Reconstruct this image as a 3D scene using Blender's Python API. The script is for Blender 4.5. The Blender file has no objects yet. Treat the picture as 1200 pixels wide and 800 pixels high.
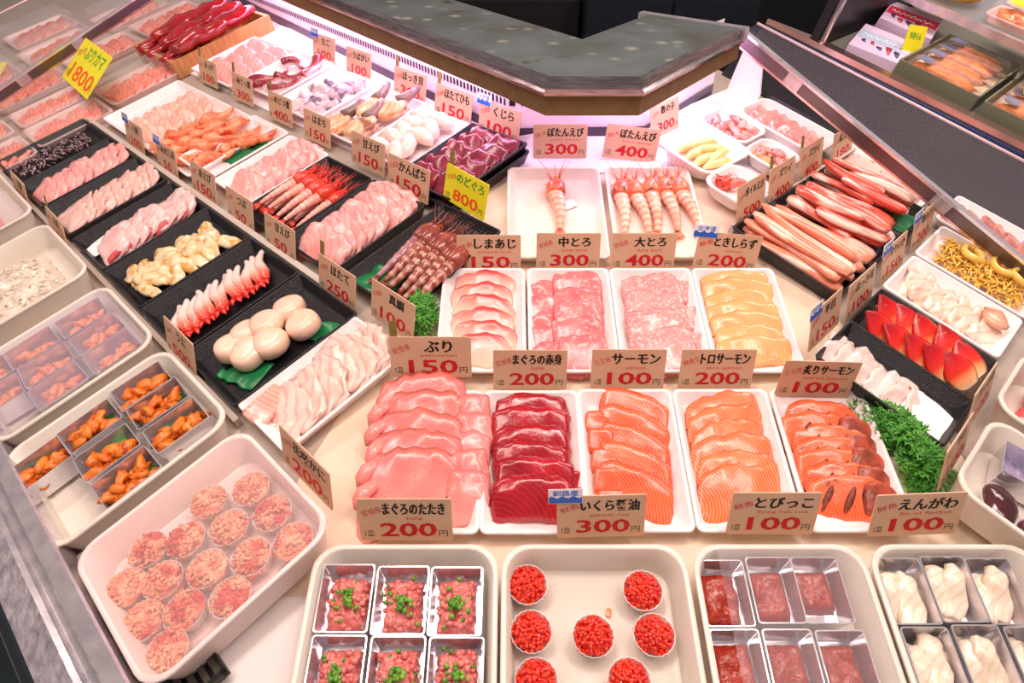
import bpy, bmesh, math, random
from math import sin, cos, pi, radians as R
from mathutils import Vector, Matrix, noise
random.seed(7)
SC = bpy.context.scene
COL = SC.collection

# ------------------------------------------------------------------ camera, world, lamps, exposure
TILT = R(13.5)                      # the display decks slope down towards the customers
cd = bpy.data.cameras.new('camera'); cam = bpy.data.objects.new('camera', cd); COL.objects.link(cam)
cd.sensor_width = 36; cd.lens = 36 * 780 / 1200; cd.clip_start = .02
cam.location = (0, 0, 1.55); cam.rotation_euler = (R(90 - 37.8), 0, 0)
SC.camera = cam
SC.view_settings.view_transform = 'Standard'; SC.view_settings.look = 'None'
SC.view_settings.gamma = 1; SC.view_settings.use_curve_mapping = False
SC.view_settings.exposure = 0.27
w = bpy.data.worlds.new('world'); SC.world = w; w.use_nodes = True
w.node_tree.nodes['Background'].inputs[0].default_value = (1.0, .87, .84, 1)
w.node_tree.nodes['Background'].inputs[1].default_value = .235

def area(name, loc, rot, sx, sy, power, col):
    l = bpy.data.lights.new(name, 'AREA'); l.shape = 'RECTANGLE'; l.size = sx; l.size_y = sy
    l.energy = power; l.color = col
    o = bpy.data.objects.new(name, l); COL.objects.link(o); o.location = loc; o.rotation_euler = rot
    return o
WARM = (1.0, .815, .745)
area('ceiling_lamp', (-.6, .2, 2.75), (0, 0, R(45)), 1.3, .22, 12.5, WARM)
area('ceiling_lamp', (.8, .2, 2.75), (0, 0, R(-45)), 1.3, .22, 12.5, WARM)
area('ceiling_lamp', (0.1, .55, 2.6), (0, 0, 0), .9, .3, 8.5, WARM)
area('ceiling_lamp', (-1.3, 1.5, 2.6), (0, 0, R(45)), 1.2, .25, 13, WARM)
area('ceiling_lamp', (1.5, 1.5, 2.6), (0, 0, R(-45)), 1.2, .25, 12, WARM)

area('neighbour_fill_light', (1.25, 1.62, 2.1), (0, 0, R(-45)), .8, .12, 7, (1.0, .9, .86))  # added fill light hung above the neighbouring case to brighten its dim cartons

# ------------------------------------------------------------------ frames: c centre deck, l left wing, r right wing (tables in cm)
K = .01
def frame(deg, o):
    a = R(deg); c, s = cos(a), sin(a)
    U = Vector((c, s, 0)); V = Vector((-s * cos(TILT), c * cos(TILT), sin(TILT))); N = U.cross(V)
    m = Matrix((U, V, N)).transposed().to_4x4(); m.translation = o
    return m
FR = {'c': frame(0, Vector((0, .64778, .96565))), 'l': frame(-45, Vector((0, 1.15928, 1.08845))),
      'r': frame(45, Vector((.30741, 1.15928, 1.08845))), 'w': Matrix.Identity(4)}
def TR(x, y, z=0): return Matrix.Translation((x * K, y * K, z * K))
def RO(rz=0, rx=0, ry=0): return Matrix.Rotation(R(rz), 4, 'Z') @ Matrix.Rotation(R(rx), 4, 'X') @ Matrix.Rotation(R(ry), 4, 'Y')
def at(fr, u, v, h=0, rz=0, rx=0, ry=0): return FR[fr] @ TR(u, v, h) @ RO(rz, rx, ry)

# ------------------------------------------------------------------ materials
def lin(c):
    f = lambda x: x / 12.92 if x <= .04045 else ((x + .055) / 1.055) ** 2.4
    return tuple(f(x / 255) for x in c) + (1,)
MATS = {}
def nodes(name):
    m = bpy.data.materials.new(name); m.use_nodes = True
    nt = m.node_tree; return m, nt, nt.nodes['Principled BSDF'], nt.nodes['Material Output']
def ramp(nt, fac, stops, interp='LINEAR'):
    r = nt.nodes.new('ShaderNodeValToRGB'); e = r.color_ramp; e.interpolation = interp
    while len(e.elements) < len(stops): e.elements.new(.5)
    for k, (p, c) in enumerate(stops): e.elements[k].position = p; e.elements[k].color = lin(c) if len(c) == 3 else c
    nt.links.new(fac, r.inputs[0]); return r.outputs[0]
def mixc(nt, fac, a, b, blend='MIX'):
    n = nt.nodes.new('ShaderNodeMix'); n.data_type = 'RGBA'; n.blend_type = blend
    if isinstance(fac, (int, float)): n.inputs[0].default_value = fac
    else: nt.links.new(fac, n.inputs[0])
    for k, x in ((6, a), (7, b)):
        if isinstance(x, tuple): n.inputs[k].default_value = x
        else: nt.links.new(x, n.inputs[k])
    return n.outputs[2]
def plain(name, col, rough=.4, metal=0, alt=None, nscale=30, bump=0, bscale=200, coat=0, sss=0, aniso=None):
    if name in MATS: return MATS[name]
    m, nt, p, out = nodes(name); MATS[name] = m
    p.inputs['Base Color'].default_value = lin(col); p.inputs['Roughness'].default_value = rough
    p.inputs['Metallic'].default_value = metal; p.inputs['Coat Weight'].default_value = coat
    if sss: p.inputs['Subsurface Weight'].default_value = sss; p.inputs['Subsurface Scale'].default_value = .004
    tc = nt.nodes.new('ShaderNodeTexCoord')
    if alt:
        n = nt.nodes.new('ShaderNodeTexNoise'); n.inputs['Scale'].default_value = nscale; n.inputs['Detail'].default_value = 4
        if aniso:
            mp = nt.nodes.new('ShaderNodeMapping'); mp.inputs['Scale'].default_value = aniso
            nt.links.new(tc.outputs['Object'], mp.inputs[0]); nt.links.new(mp.outputs[0], n.inputs[0])
        else: nt.links.new(tc.outputs['Object'], n.inputs[0])
        nt.links.new(ramp(nt, n.outputs[0], [(.35, col), (.68, alt)]), p.inputs['Base Color'])
    if bump:
        n = nt.nodes.new('ShaderNodeTexNoise'); n.inputs['Scale'].default_value = bscale; n.inputs['Detail'].default_value = 3
        nt.links.new(tc.outputs['Object'], n.inputs[0])
        b = nt.nodes.new('ShaderNodeBump'); b.inputs['Strength'].default_value = bump; b.inputs['Distance'].default_value = .002
        nt.links.new(n.outputs[0], b.inputs['Height']); nt.links.new(b.outputs[0], p.inputs['Normal'])
    return m
def fish(name, a, b, nscale=35, line=None, period=.005, dist=4, wrot=0, lw=.25, grad=None, spots=None, rough=.27, coat=.3, sss=.07, bump=.25, aniso=None, la=.42, rings=True):
    """wet flesh: noise between a and b, optional fat lines, a colour gradient along one axis (axis, lo cm, hi cm, stops), optional specks"""
    if name in MATS: return MATS[name]
    m, nt, p, out = nodes(name); MATS[name] = m; L = nt.links.new
    tc = nt.nodes.new('ShaderNodeTexCoord'); oi = nt.nodes.new('ShaderNodeObjectInfo')
    mp = nt.nodes.new('ShaderNodeVectorMath'); mp.operation = 'ADD'
    sc = nt.nodes.new('ShaderNodeVectorMath'); sc.operation = 'SCALE'; sc.inputs[0].default_value = (3, 5, 7)
    L(oi.outputs['Random'], sc.inputs['Scale']); L(tc.outputs['Object'], mp.inputs[0]); L(sc.outputs[0], mp.inputs[1])
    vec = mp.outputs[0]
    if aniso:
        am = nt.nodes.new('ShaderNodeMapping'); am.inputs['Scale'].default_value = aniso; L(vec, am.inputs[0]); nv = am.outputs[0]
    else: nv = vec
    n = nt.nodes.new('ShaderNodeTexNoise'); n.inputs['Scale'].default_value = nscale; n.inputs['Detail'].default_value = 5; L(nv, n.inputs[0])
    if grad:
        ax, lo, hi, stops = grad
        sx = nt.nodes.new('ShaderNodeSeparateXYZ'); L(tc.outputs['Object'], sx.inputs[0])
        mr = nt.nodes.new('ShaderNodeMapRange'); mr.inputs[1].default_value = lo * K; mr.inputs[2].default_value = hi * K
        ad = nt.nodes.new('ShaderNodeMath'); ad.operation = 'MULTIPLY_ADD'; ad.inputs[1].default_value = .12 * abs(hi - lo) * K
        L(n.outputs[0], ad.inputs[0]); L(sx.outputs[ax], ad.inputs[2]); L(ad.outputs[0], mr.inputs[0])
        g = ramp(nt, mr.outputs[0], stops)
        col = mixc(nt, .45, g, ramp(nt, n.outputs[0], [(.3, a), (.7, b)]), 'SOFT_LIGHT')
    else: col = ramp(nt, n.outputs[0], [(.32, a), (.68, b)])
    if line:
        wm = nt.nodes.new('ShaderNodeMapping'); wm.inputs['Rotation'].default_value = (0, 0, R(wrot)); wm.inputs['Location'].default_value = (.022, .036, 0)
        s2 = nt.nodes.new('ShaderNodeVectorMath'); s2.operation = 'SCALE'; s2.inputs[0].default_value = (.03, .02, 0); L(oi.outputs['Random'], s2.inputs['Scale'])
        a2 = nt.nodes.new('ShaderNodeVectorMath'); a2.operation = 'ADD'; L(tc.outputs['Object'], a2.inputs[0]); L(s2.outputs[0], a2.inputs[1]); L(a2.outputs[0], wm.inputs[0])
        wv = nt.nodes.new('ShaderNodeTexWave'); wv.inputs['Scale'].default_value = 2 * pi / (20 * period); wv.inputs['Distortion'].default_value = dist
        if rings: wv.wave_type = 'RINGS'; wv.rings_direction = 'Z'
        wv.inputs['Detail'].default_value = 2; wv.inputs['Detail Scale'].default_value = .6; L(wm.outputs[0], wv.inputs[0])
        f = ramp(nt, wv.outputs['Fac'], [(max(0, 1 - lw * 2.2), (0, 0, 0, 1)), (1, (la, la, la, 1))])
        col = mixc(nt, f, col, lin(line))
    if spots:
        sp = nt.nodes.new('ShaderNodeTexNoise'); sp.inputs['Scale'].default_value = spots[1]; sp.inputs['Detail'].default_value = 2; L(nv, sp.inputs[0])
        f = ramp(nt, sp.outputs[0], [(spots[2], (0, 0, 0, 1)), (spots[2] + .08, (1, 1, 1, 1))])
        col = mixc(nt, f, col, lin(spots[0]))
    L(col, p.inputs['Base Color'])
    p.inputs['Roughness'].default_value = rough; p.inputs['Coat Weight'].default_value = coat; p.inputs['Coat Roughness'].default_value = .12
    p.inputs['Subsurface Weight'].default_value = sss; p.inputs['Subsurface Scale'].default_value = .005; p.inputs['Subsurface Radius'].default_value = (1, .5, .35)
    if bump:
        bn = nt.nodes.new('ShaderNodeTexNoise'); bn.inputs['Scale'].default_value = 260; bn.inputs['Detail'].default_value = 3; L(nv, bn.inputs[0])
        bb = nt.nodes.new('ShaderNodeBump'); bb.inputs['Strength'].default_value = bump; bb.inputs['Distance'].default_value = .0015
        L(bn.outputs[0], bb.inputs['Height']); L(bb.outputs[0], p.inputs['Normal'])
    return m
def film(name, tint=(255, 255, 255), haze=.15, rough=.12):
    """clear or hazy plastic: mostly transparent, a part diffuse and a glossy coat"""
    if name in MATS: return MATS[name]
    m, nt, p, out = nodes(name); MATS[name] = m
    p.inputs['Base Color'].default_value = lin(tint); p.inputs['Roughness'].default_value = rough
    t = nt.nodes.new('ShaderNodeBsdfTransparent'); fr = nt.nodes.new('ShaderNodeLayerWeight'); fr.inputs[0].default_value = .5
    pw = nt.nodes.new('ShaderNodeMath'); pw.operation = 'POWER'; pw.inputs[1].default_value = 5; nt.links.new(fr.outputs['Facing'], pw.inputs[0])
    ad = nt.nodes.new('ShaderNodeMath'); ad.operation = 'MULTIPLY_ADD'; ad.use_clamp = True; ad.inputs[1].default_value = .35; ad.inputs[2].default_value = haze + .03
    nt.links.new(pw.outputs[0], ad.inputs[0])
    mx = nt.nodes.new('ShaderNodeMixShader'); nt.links.new(ad.outputs[0], mx.inputs[0]); nt.links.new(t.outputs[0], mx.inputs[1]); nt.links.new(p.outputs[0], mx.inputs[2])
    nt.links.new(mx.outputs[0], out.inputs[0]); return m
def glow(name, col, s):
    if name in MATS: return MATS[name]
    m, nt, p, out = nodes(name); MATS[name] = m
    p.inputs['Emission Color'].default_value = lin(col); p.inputs['Emission Strength'].default_value = s; return m

FOAM = plain('white_foam', (250, 240, 238), .45, alt=(244, 232, 230), nscale=60, bump=.05, bscale=500)
TUB = plain('beige_plastic', (236, 226, 212), .3, alt=(228, 216, 202), nscale=12)
BLACK = plain('black_foam', (12, 11, 14), .3, alt=(26, 24, 28), nscale=300, bump=.8, bscale=600)
STEEL = plain('steel', (222, 214, 216), .22, .7, alt=(190, 184, 190), nscale=40, bump=.05)
BRIGHT = plain('polished_steel', (232, 228, 234), .16, .72)
CARD = plain('tag_card', (222, 182, 150), .42, alt=(214, 172, 138), nscale=25)
YCARD = plain('yellow_card', (250, 238, 40), .45, alt=(245, 228, 30), nscale=25)
INK = plain('black_ink', (22, 18, 18), .5)
RED = plain('red_ink', (206, 22, 36), .5)
ORANGE = plain('orange_ink', (250, 90, 20), .5)
GREENINK = plain('green_ink', (60, 160, 40), .5)
WHITEINK = plain('white_ink', (245, 245, 250), .5)
BLUE = plain('blue_sticker', (40, 100, 205), .4)
STAKE = plain('bamboo_stake', (150, 128, 62), .6, alt=(118, 102, 48), nscale=60)
LEAF = plain('leaf_green', (40, 120, 30), .4, alt=(90, 160, 45), nscale=60)
DLEAF = plain('dark_leaf', (22, 82, 26), .4, alt=(50, 120, 36), nscale=60)
GREENFILM = plain('green_sheet', (30, 135, 75), .3, alt=(20, 105, 60), nscale=40)
CLEAR = film('clear_film', (255, 250, 250), .015)
HAZY = film('hazy_film', (226, 206, 226), .22, .2)
CREAM = film('frosted_film', (252, 228, 224), .16, .3)
PLEXI = film('plexiglass', (200, 198, 215), .03, .05)
WHITE = plain('white_paper', (250, 246, 248), .6)

# ------------------------------------------------------------------ mesh helpers (all in cm)
def mk(name, V, F, smooth=True, merge=0):
    me = bpy.data.meshes.new(name); me.from_pydata([tuple(c * K for c in v) for v in V], [], F)
    if merge:
        bm = bmesh.new(); bm.from_mesh(me); bmesh.ops.remove_doubles(bm, verts=bm.verts, dist=merge * K); bm.to_mesh(me); bm.free()
    me.validate(); 
    if smooth: me.polygons.foreach_set('use_smooth', [True] * len(me.polygons))
    me.update(); return me
def smart(me, ang=40):
    for p in me.polygons: p.use_smooth = True
    me.set_sharp_from_angle(angle=R(ang)); return me
MESHM = {}
def obj(name, me, mat, parent=None, M=None):
    key = (me.name, mat.name)
    if key not in MESHM:
        if me.materials and me.materials[0] != mat: me = me.copy()
        if not me.materials: me.materials.append(mat)
        else: me.materials[0] = mat
        MESHM[key] = me
    o = bpy.data.objects.new(name, MESHM[key]); COL.objects.link(o)
    if parent is not None: o.parent = parent
    if M is not None: o.matrix_local = M
    return o
ALLT = []
def tag(o, label, cat, group=None, kind=None):
    o['label'] = label; o['category'] = cat
    if group: o['group'] = group
    if kind: o['kind'] = kind
    ALLT.append(o); return o
def empty(name, M, label, cat, group=None):
    o = bpy.data.objects.new(name, None); COL.objects.link(o); o.matrix_world = M; o.empty_display_size = .02
    return tag(o, label, cat, group)
def thing(name, me, mat, M, label, cat, group=None, kind=None):
    return tag(obj(name, me, mat, None, M), label, cat, group, kind)
def struct(name, me, mat, M=None):
    o = obj(name, me, mat, None, M); o['kind'] = 'structure'; return o
class B:
    """collects pieces of ONE part"""
    def __init__(s): s.V = []; s.F = []
    def add(s, V, F):
        b = len(s.V); s.V += [tuple(v) for v in V]; s.F += [tuple(b + i for i in f) for f in F]; return s
    def box(s, x0, x1, y0, y1, z0, z1, M=None):
        V = [Vector((x, y, z)) for z in (z0, z1) for y in (y0, y1) for x in (x0, x1)]
        if M is not None: V = [M @ v for v in V]
        return s.add(V, [(0, 2, 3, 1), (4, 5, 7, 6), (0, 1, 5, 4), (2, 6, 7, 3), (0, 4, 6, 2), (1, 3, 7, 5)])
    def tube(s, P, rad, n=8, flat=1, capr=True, up=(0, 0, 1)):
        P = [Vector(p) for p in P]; m = len(P); V = []; F = []
        for i, p in enumerate(P):
            t = (P[min(i + 1, m - 1)] - P[max(i - 1, 0)]).normalized(); a = t.cross(Vector(up))
            if a.length < .01: a = t.cross(Vector((1, 0, 0)))
            a.normalize(); b = a.cross(t).normalized(); r = rad[i] if hasattr(rad, '__len__') else rad
            for k in range(n):
                th = 2 * pi * k / n; V.append(p + a * (r * cos(th)) + b * (r * flat * sin(th)))
        for i in range(m - 1):
            for k in range(n):
                k2 = (k + 1) % n; F.append((i * n + k, i * n + k2, (i + 1) * n + k2, (i + 1) * n + k))
        F.append(tuple(range(n - 1, -1, -1))); F.append(tuple((m - 1) * n + k for k in range(n)))
        return s.add(V, F)
    def loft(s, rings, cap0=True, cap1=True):
        n = len(rings[0]); V = [v for r in rings for v in r]; F = []
        for i in range(len(rings) - 1):
            for k in range(n):
                k2 = (k + 1) % n; F.append((i * n + k, i * n + k2, (i + 1) * n + k2, (i + 1) * n + k))
        if cap0: F.append(tuple(range(n - 1, -1, -1)))
        if cap1: F.append(tuple((len(rings) - 1) * n + k for k in range(n)))
        return s.add(V, F)
    def lump(s, c, r, amp=.15, freq=.6, seed=0, sub=2, rot=None):
        bm = bmesh.new(); bmesh.ops.create_icosphere(bm, subdivisions=sub, radius=1)
        rr = r if hasattr(r, '__len__') else (r, r, r); V = []
        for v in bm.verts:
            d = v.co.normalized(); q = Vector((d.x * rr[0], d.y * rr[1], d.z * rr[2]))
            q *= 1 + amp * noise.noise(q * freq + Vector((seed * 7.3, seed * 3.1, seed)))* 1.6
            if rot is not None: q = rot @ q
            V.append(q + Vector(c))
        F = [tuple(v.index for v in f.verts) for f in bm.faces]; bm.free(); return s.add(V, F)
    def done(s, name='mesh', smooth=True, ang=None):
        me = mk(name, s.V, s.F, smooth)
        return smart(me, ang) if ang else me
def rrect(w, d, r, n=5, z=0):
    r = min(r, w / 2 - .01, d / 2 - .01); P = []
    for cx, cy, a in ((w / 2 - r, d / 2 - r, 0), (-w / 2 + r, d / 2 - r, 90), (-w / 2 + r, -d / 2 + r, 180), (w / 2 - r, -d / 2 + r, 270)):
        for k in range(n + 1):
            t = R(a + 90 * k / n); P.append(Vector((cx + r * cos(t), cy + r * sin(t), z)))
    return P
CACHE = {}
def cached(key, fn):
    if key not in CACHE: CACHE[key] = fn()
    return CACHE[key]
def tray_mesh(w, d, h, wall, r, slope, lip):
    def f():
        b = B()
        rings = [rrect(w - 2 * slope - 2 * lip, d - 2 * slope - 2 * lip, r, z=0), rrect(w - 2 * lip, d - 2 * lip, r, z=h - .35), rrect(w, d, r + .2, z=h - .3), rrect(w, d, r + .2, z=h - .08),
                 rrect(w - .16, d - .16, r + .15, z=h), rrect(w - 2 * lip - wall, d - 2 * lip - wall, r, z=h), rrect(w - 2 * lip - wall - .2, d - 2 * lip - wall - .2, r, z=h - .1),
                 rrect(w - 2 * slope - 2 * lip - wall, d - 2 * slope - 2 * lip - wall, r * .8, z=.55), rrect(w - 2 * slope - 2 * lip - wall - .8, d - 2 * slope - 2 * lip - wall - .8, r * .7, z=.35)]
        b.loft(rings); return b.done('tray', ang=50)
    return cached(('tray', w, d, h, wall, r, slope, lip), f)
TRAYS = {'foam': (2.0, .35, .7, .9, .22), 'black': (2.2, .3, .4, .7, .12), 'tub': (4.5, .35, 2.6, .9, .3), 'pack': (2.4, .25, 2.2, .8, .35)}
def tray(style, fr, u, v, w, d, label, cat='tray', rz=0, h=0, mat=None, group=None):
    t = TRAYS[style]; me = tray_mesh(w, d, *t)
    m = mat or {'foam': FOAM, 'black': BLACK, 'tub': TUB, 'pack': FOAM}[style]
    M = at(fr, u, v, h + .15, rz)
    name = {'foam': 'foam_tray', 'black': 'black_tray', 'tub': 'plastic_tub', 'pack': 'plastic_pack'}[style]
    thing(name, me, m, M, label, cat, group)
    return M @ TR(0, 0, .4)
def slab_mesh(L, W, T, seed=0, bend=0, curl=0, taper=0, skew=0, sq=6, ripple=.12, nu=18, nv=10, edge=.06, fold=0, arch=0):
    """a cut slice of fish: x along, y across; rounded outline, soft rim, bent and rippled"""
    def f():
        Nz = lambda x, y, k: noise.noise(Vector((x * .55 + seed * 3.7, y * .55 + seed * 1.9, k + seed * 5.3)))
        top, bot = [], []
        for i in range(nu + 1):
            s = -1 + 2 * i / nu; s = math.copysign(abs(s) ** .75, s)
            hw = W / 2 * max(0.0, 1 - abs(s) ** sq) ** (1 / sq) * (1 - taper * s)
            for j in range(nv + 1):
                t = -1 + 2 * j / nv; t = math.copysign(abs(t) ** .7, t)
                x = L / 2 * s; y = t * hw
                y += arch * (1 - s * s); x += edge * L * Nz(y * 1.7, s, 9) * abs(s); y += edge * W * Nz(x * 1.3, t * 3, 4) * 1.6 + skew * x
                e = math.sqrt(max(0, (1 - abs(t) ** 12) * (1 - abs(s) ** 16)))
                z = bend * s * s + curl * t * t + ripple * Nz(x, y, 2) * 2 + fold * sin(s * 5 + seed) * .5
                top.append((x, y, z + T * e / 2 + T / 2)); bot.append((x, y, z - T * e / 2 + T / 2))
        n = (nu + 1) * (nv + 1); F = []
        for i in range(nu):
            for j in range(nv):
                a = i * (nv + 1) + j; c = a + nv + 1
                F.append((a, c, c + 1, a + 1)); F.append((n + a, n + a + 1, n + c + 1, n + c))
        return mk('slice', top + bot, F, True, 1e-4)
    return cached(('slab', L, W, T, seed, bend, curl, taper, skew, sq, ripple, nu, nv, edge, fold, arch), f)
ORD = 'first second third fourth fifth sixth seventh eighth ninth tenth eleventh twelfth thirteenth fourteenth fifteenth sixteenth seventeenth eighteenth'.split()
def jit(a): return random.uniform(-a, a)
def put(name, me, mat, T, x, y, z, rx=0, ry=0, rz=0, label='', cat='fish slice', group=None, kind=None, s=1):
    return thing(name, me, mat, T @ TR(x, y, z) @ RO(rz, rx, ry) @ Matrix.Scale(s, 4), label, cat, group, kind)

# ------------------------------------------------------------------ lettering and price tags
def text_mesh(s, bold=.0):
    def f():
        c = bpy.data.curves.new('t', 'FONT'); c.body = s; c.size = 1; c.resolution_u = 2; c.offset = bold
        o = bpy.data.objects.new('t', c); me = bpy.data.meshes.new_from_object(o)
        bpy.data.objects.remove(o); bpy.data.curves.remove(c)
        V = [v.co.copy() for v in me.vertices]; F = [tuple(p.vertices) for p in me.polygons]; bpy.data.meshes.remove(me)
        return V, F
    return cached(('txt', s, bold), f)
def lettering(name, s, mat, parent, cx, cz, w, h, rot=0, y=-.09, bold=.012, strokes=1):
    """writing on an upright card (its x right, z up, facing -y), fitted into w x h cm about (cx, cz)"""
    V, F = text_mesh(s, bold); xs = [v.x for v in V]; ys = [v.y for v in V]
    sx = w / (max(xs) - min(xs)); sy = h / (max(ys) - min(ys)); mx, my = (max(xs) + min(xs)) / 2, (max(ys) + min(ys)) / 2
    c, sn = cos(R(rot)), sin(R(rot)); O = []
    VV = []; FF = []
    for k in range(strokes):
        dx = (k - (strokes - 1) / 2) * .055; b = len(VV)
        for v in V:
            X = (v.x - mx) * sx + dx; Y = (v.y - my) * sy + dx * .3; VV.append((cx + X * c - Y * sn, y - .003 * k, cz + X * sn + Y * c))
        FF += [tuple(b + i for i in f) for f in F]
    me = mk(name, VV, FF, False); return obj(name, me, mat, parent)
def card_mesh(w, h, t=.08):
    def f():
        b = B(); b.loft([[Vector((p.x, y, p.y + h / 2)) for p in rrect(w, h, .18, 3)] for y in (-t, t)][::-1]); return b.done('card', ang=40)
    return cached(('card', w, h, t), f)
def price_tag(fr, u, v, name, price, label, origin='北海道', eng='', unit='1皿', lean=-24, h=.9, rz=0, ry=0, w=9.4, ht=5.7, stake=False, flag=None, yellow=False, group='price tags'):
    e = empty('price_tag', at(fr, u, v, h, rz, lean, ry), label, 'price tag', group)
    obj('card', card_mesh(w, ht), YCARD if yellow else CARD, e)
    k = w / 9.4
    lettering('name_lettering', name, GREENINK if yellow else INK, e, .9 * k, ht * .77, min(6.2, 1.45 * len(name) + .3) * k, 1.5 * k, strokes=3)
    if origin: lettering('origin_lettering', origin, RED, e, -3.35 * k, ht * .71, 2.1 * k, .8 * k, 20, bold=.0)
    if eng: lettering('english_lettering', eng, RED, e, .9 * k, ht * .545, min(5.5, .42 * len(eng)) * k, .42 * k, bold=.0)
    lettering('price_lettering', price, ORANGE if yellow else RED, e, .25 * k, ht * .27, (1.85 * len(price) + .1) * k, 1.8 * k, strokes=3)
    lettering('unit_lettering', unit, INK, e, -3.75 * k, ht * .18, .9 * k, .75 * k, bold=.0)
    lettering('yen_lettering', '円', INK, e, 3.75 * k, ht * .18, .9 * k, .8 * k, bold=.0)
    if stake:
        b = B(); b.box(-w / 2 + .2, -w / 2 + 1.1, .08, .2, 0, ht + 2.1); obj('stake', b.done('stake', False), STAKE, e)
    if flag:
        f = obj('origin_sticker', cached('sticker', lambda: B().box(-1.8, 1.8, -.17, -.11, -.95, .95).done('sticker', False)), WHITEINK, e, TR(-w / 2 + .9, 0, ht + .1) @ RO(0, 0, 0))
        b = B(); n = 12
        for i in range(n):
            x0, x1 = -1.75 + 3.5 * i / n, -1.75 + 3.5 * (i + 1) / n
            y0, y1 = -.1 + .16 * sin(i * 1.6), -.1 + .16 * sin((i + 1) * 1.6)
            b.add([(x0, -.18, -.9), (x1, -.18, -.9), (x1, -.18, y1), (x0, -.18, y0)], [(0, 1, 2, 3)])
        obj('wave_band', b.done('wave', False), BLUE, f); lettering('sticker_lettering', flag, BLUE, f, 0, .42, 2.7, .75, y=-.19)
    return e
# ------------------------------------------------------------------ the setting
def zc(y): return .96565 + math.tan(TILT) * (y - .64778)
def zl(x, y): return 1.08845 + math.tan(TILT) * ((x + y - 1.15928) * .70711)
def zr(x, y): return 1.08845 + math.tan(TILT) * ((-(x - .30741) + y - 1.15928) * .70711)
def lworld(fr, u, v, h=0): return FR[fr] @ Vector((u * K, v * K, h * K))
def wmesh(name, V, F, smooth=False): return mk(name, [tuple(c / K for c in v) for v in V], F, smooth)
def hipx(y, left=True): return .41421 * (y - 1.15928) if left else .30741 - .41421 * (y - 1.15928)
MAT_ = plain('beige_mat', (240, 219, 194), .5, alt=(232, 208, 182), nscale=18, bump=.1, bscale=300)
DECKW = plain('deck_grey', (186, 170, 156), .4, alt=(172, 156, 144), nscale=14)
DARK = plain('dark_panel', (14, 14, 18), .45)
yb, yf = 1.30, .12
c4 = [(hipx(yb), yb), (hipx(yb, False), yb), (hipx(yf, False), yf), (hipx(yf), yf)]
struct('floor_counter_centre', wmesh('d', [(x, y, zc(y)) for x, y in c4], [(3, 2, 1, 0)]), MAT_)
b0 = lworld('l', -260, 30); b1 = lworld('l', -260, -88)
V = [(hipx(yb), yb, zc(yb)), (hipx(yf), yf, zc(yf)), tuple(lworld('l', 38, -88)), tuple(b1), tuple(b0), tuple(lworld('l', -8, 30))]
V[1] = tuple(lworld('l', 36.6, -88)); V[2] = tuple(lworld('l', 30, -88))
struct('floor_counter_left', wmesh('d', V, [tuple(range(len(V)))[::-1]]), DECKW)
b0 = lworld('r', 36, 30); b1 = lworld('r', 36, -95)
V = [(hipx(yb, False), yb, zc(yb)), tuple(lworld('r', 8, 30)), tuple(b0), tuple(b1), tuple(lworld('r', -39.6, -95))]
struct('floor_counter_right', wmesh('d', V, [tuple(range(len(V)))[::-1]]), DECKW)
WB = plain('white_board', (248, 242, 246), .4)
def board(name, fr, u0, u1, v0, v1, h0, h1, mat, **k): return struct(name, B().box(u0, u1, v0, v1, h0, h1).done('board', False), mat, FR[fr].copy())
board('trim_1', 'l', -100, 1, -16.5, 12, .05, .45, WB)          # white board under the rear rows
board('trim_2', 'r', -3, 31, -13, 9, .05, .45, WB)
board('trim_3', 'c', .5, 30, 45.5, 58, .05, .4, WB)
board('trim_4', 'l', -102, 14, -65.6, -64.8, 0, 1.5, DECKW)      # low risers between the rows
board('trim_5', 'l', -100, 6, -43.4, -42.4, 0, 1.6, plain('riser', (205, 190, 178), .4))
board('trim_6', 'r', -14, 34, -19.6, -18.8, 0, 1.6, plain('riser', (205, 190, 178), .4))
board('trim_7', 'c', -31.5, -14.5, -62, -26.5, .1, .4, plain('white_panel', (236, 226, 222), .35))   # panel beside the crab tub
# front rail of the left wing: one folded steel profile and the fascia below it
prof = [(-87.4, 0), (-87.4, 5), (-87.6, 5.3), (-89.2, 5.3), (-89.5, 5.0), (-89.6, 4.2), (-90.5, 4.2), (-90.7, 5.0), (-91.2, 5.3)]
V = []; F = []
for i, (v, h) in enumerate(prof): V += [(-260, v, h), (75, v, h)]
F = [(2 * i, 2 * i + 1, 2 * i + 3, 2 * i + 2) for i in range(len(prof) - 1)]
struct('trim_8', mk('rail', V, F, False), STEEL, FR['l'].copy())
prof = [(-91.2, 5.3), (-92.5, 4.6), (-94.6, 3.6)]
V = []
for i, (v, h) in enumerate(prof): V += [(-260, v, h), (75, v, h)]
struct('trim_9', mk('rail', V, [(2 * i, 2 * i + 1, 2 * i + 3, 2 * i + 2) for i in range(2)], False), plain('wrinkled_film', (232, 220, 226), .2, .5, alt=(176, 166, 176), nscale=70, bump=.9, bscale=110), FR['l'].copy())
prof = [(-94.6, 3.6), (-95.2, 3.0), (-98.5, -3), (-100.4, -8), (-100.8, -8), (-100.8, -9), (-100.2, -9), (-99.5, -80)]
V = []
for i, (v, h) in enumerate(prof): V += [(-260, v, h), (75, v, h)]
struct('trim_10', mk('rail', V, [(2 * i, 2 * i + 1, 2 * i + 3, 2 * i + 2) for i in range(7)], False), plain('fascia', (120, 128, 150), .35, .9, alt=(150, 145, 150), nscale=6), FR['l'].copy())
struct('floor', wmesh('f', [(-6, -4, 0), (6, -4, 0), (6, 9, 0), (-6, 9, 0)], [(0, 1, 2, 3)]), plain('floor_green', (18, 42, 34), .5))
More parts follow.
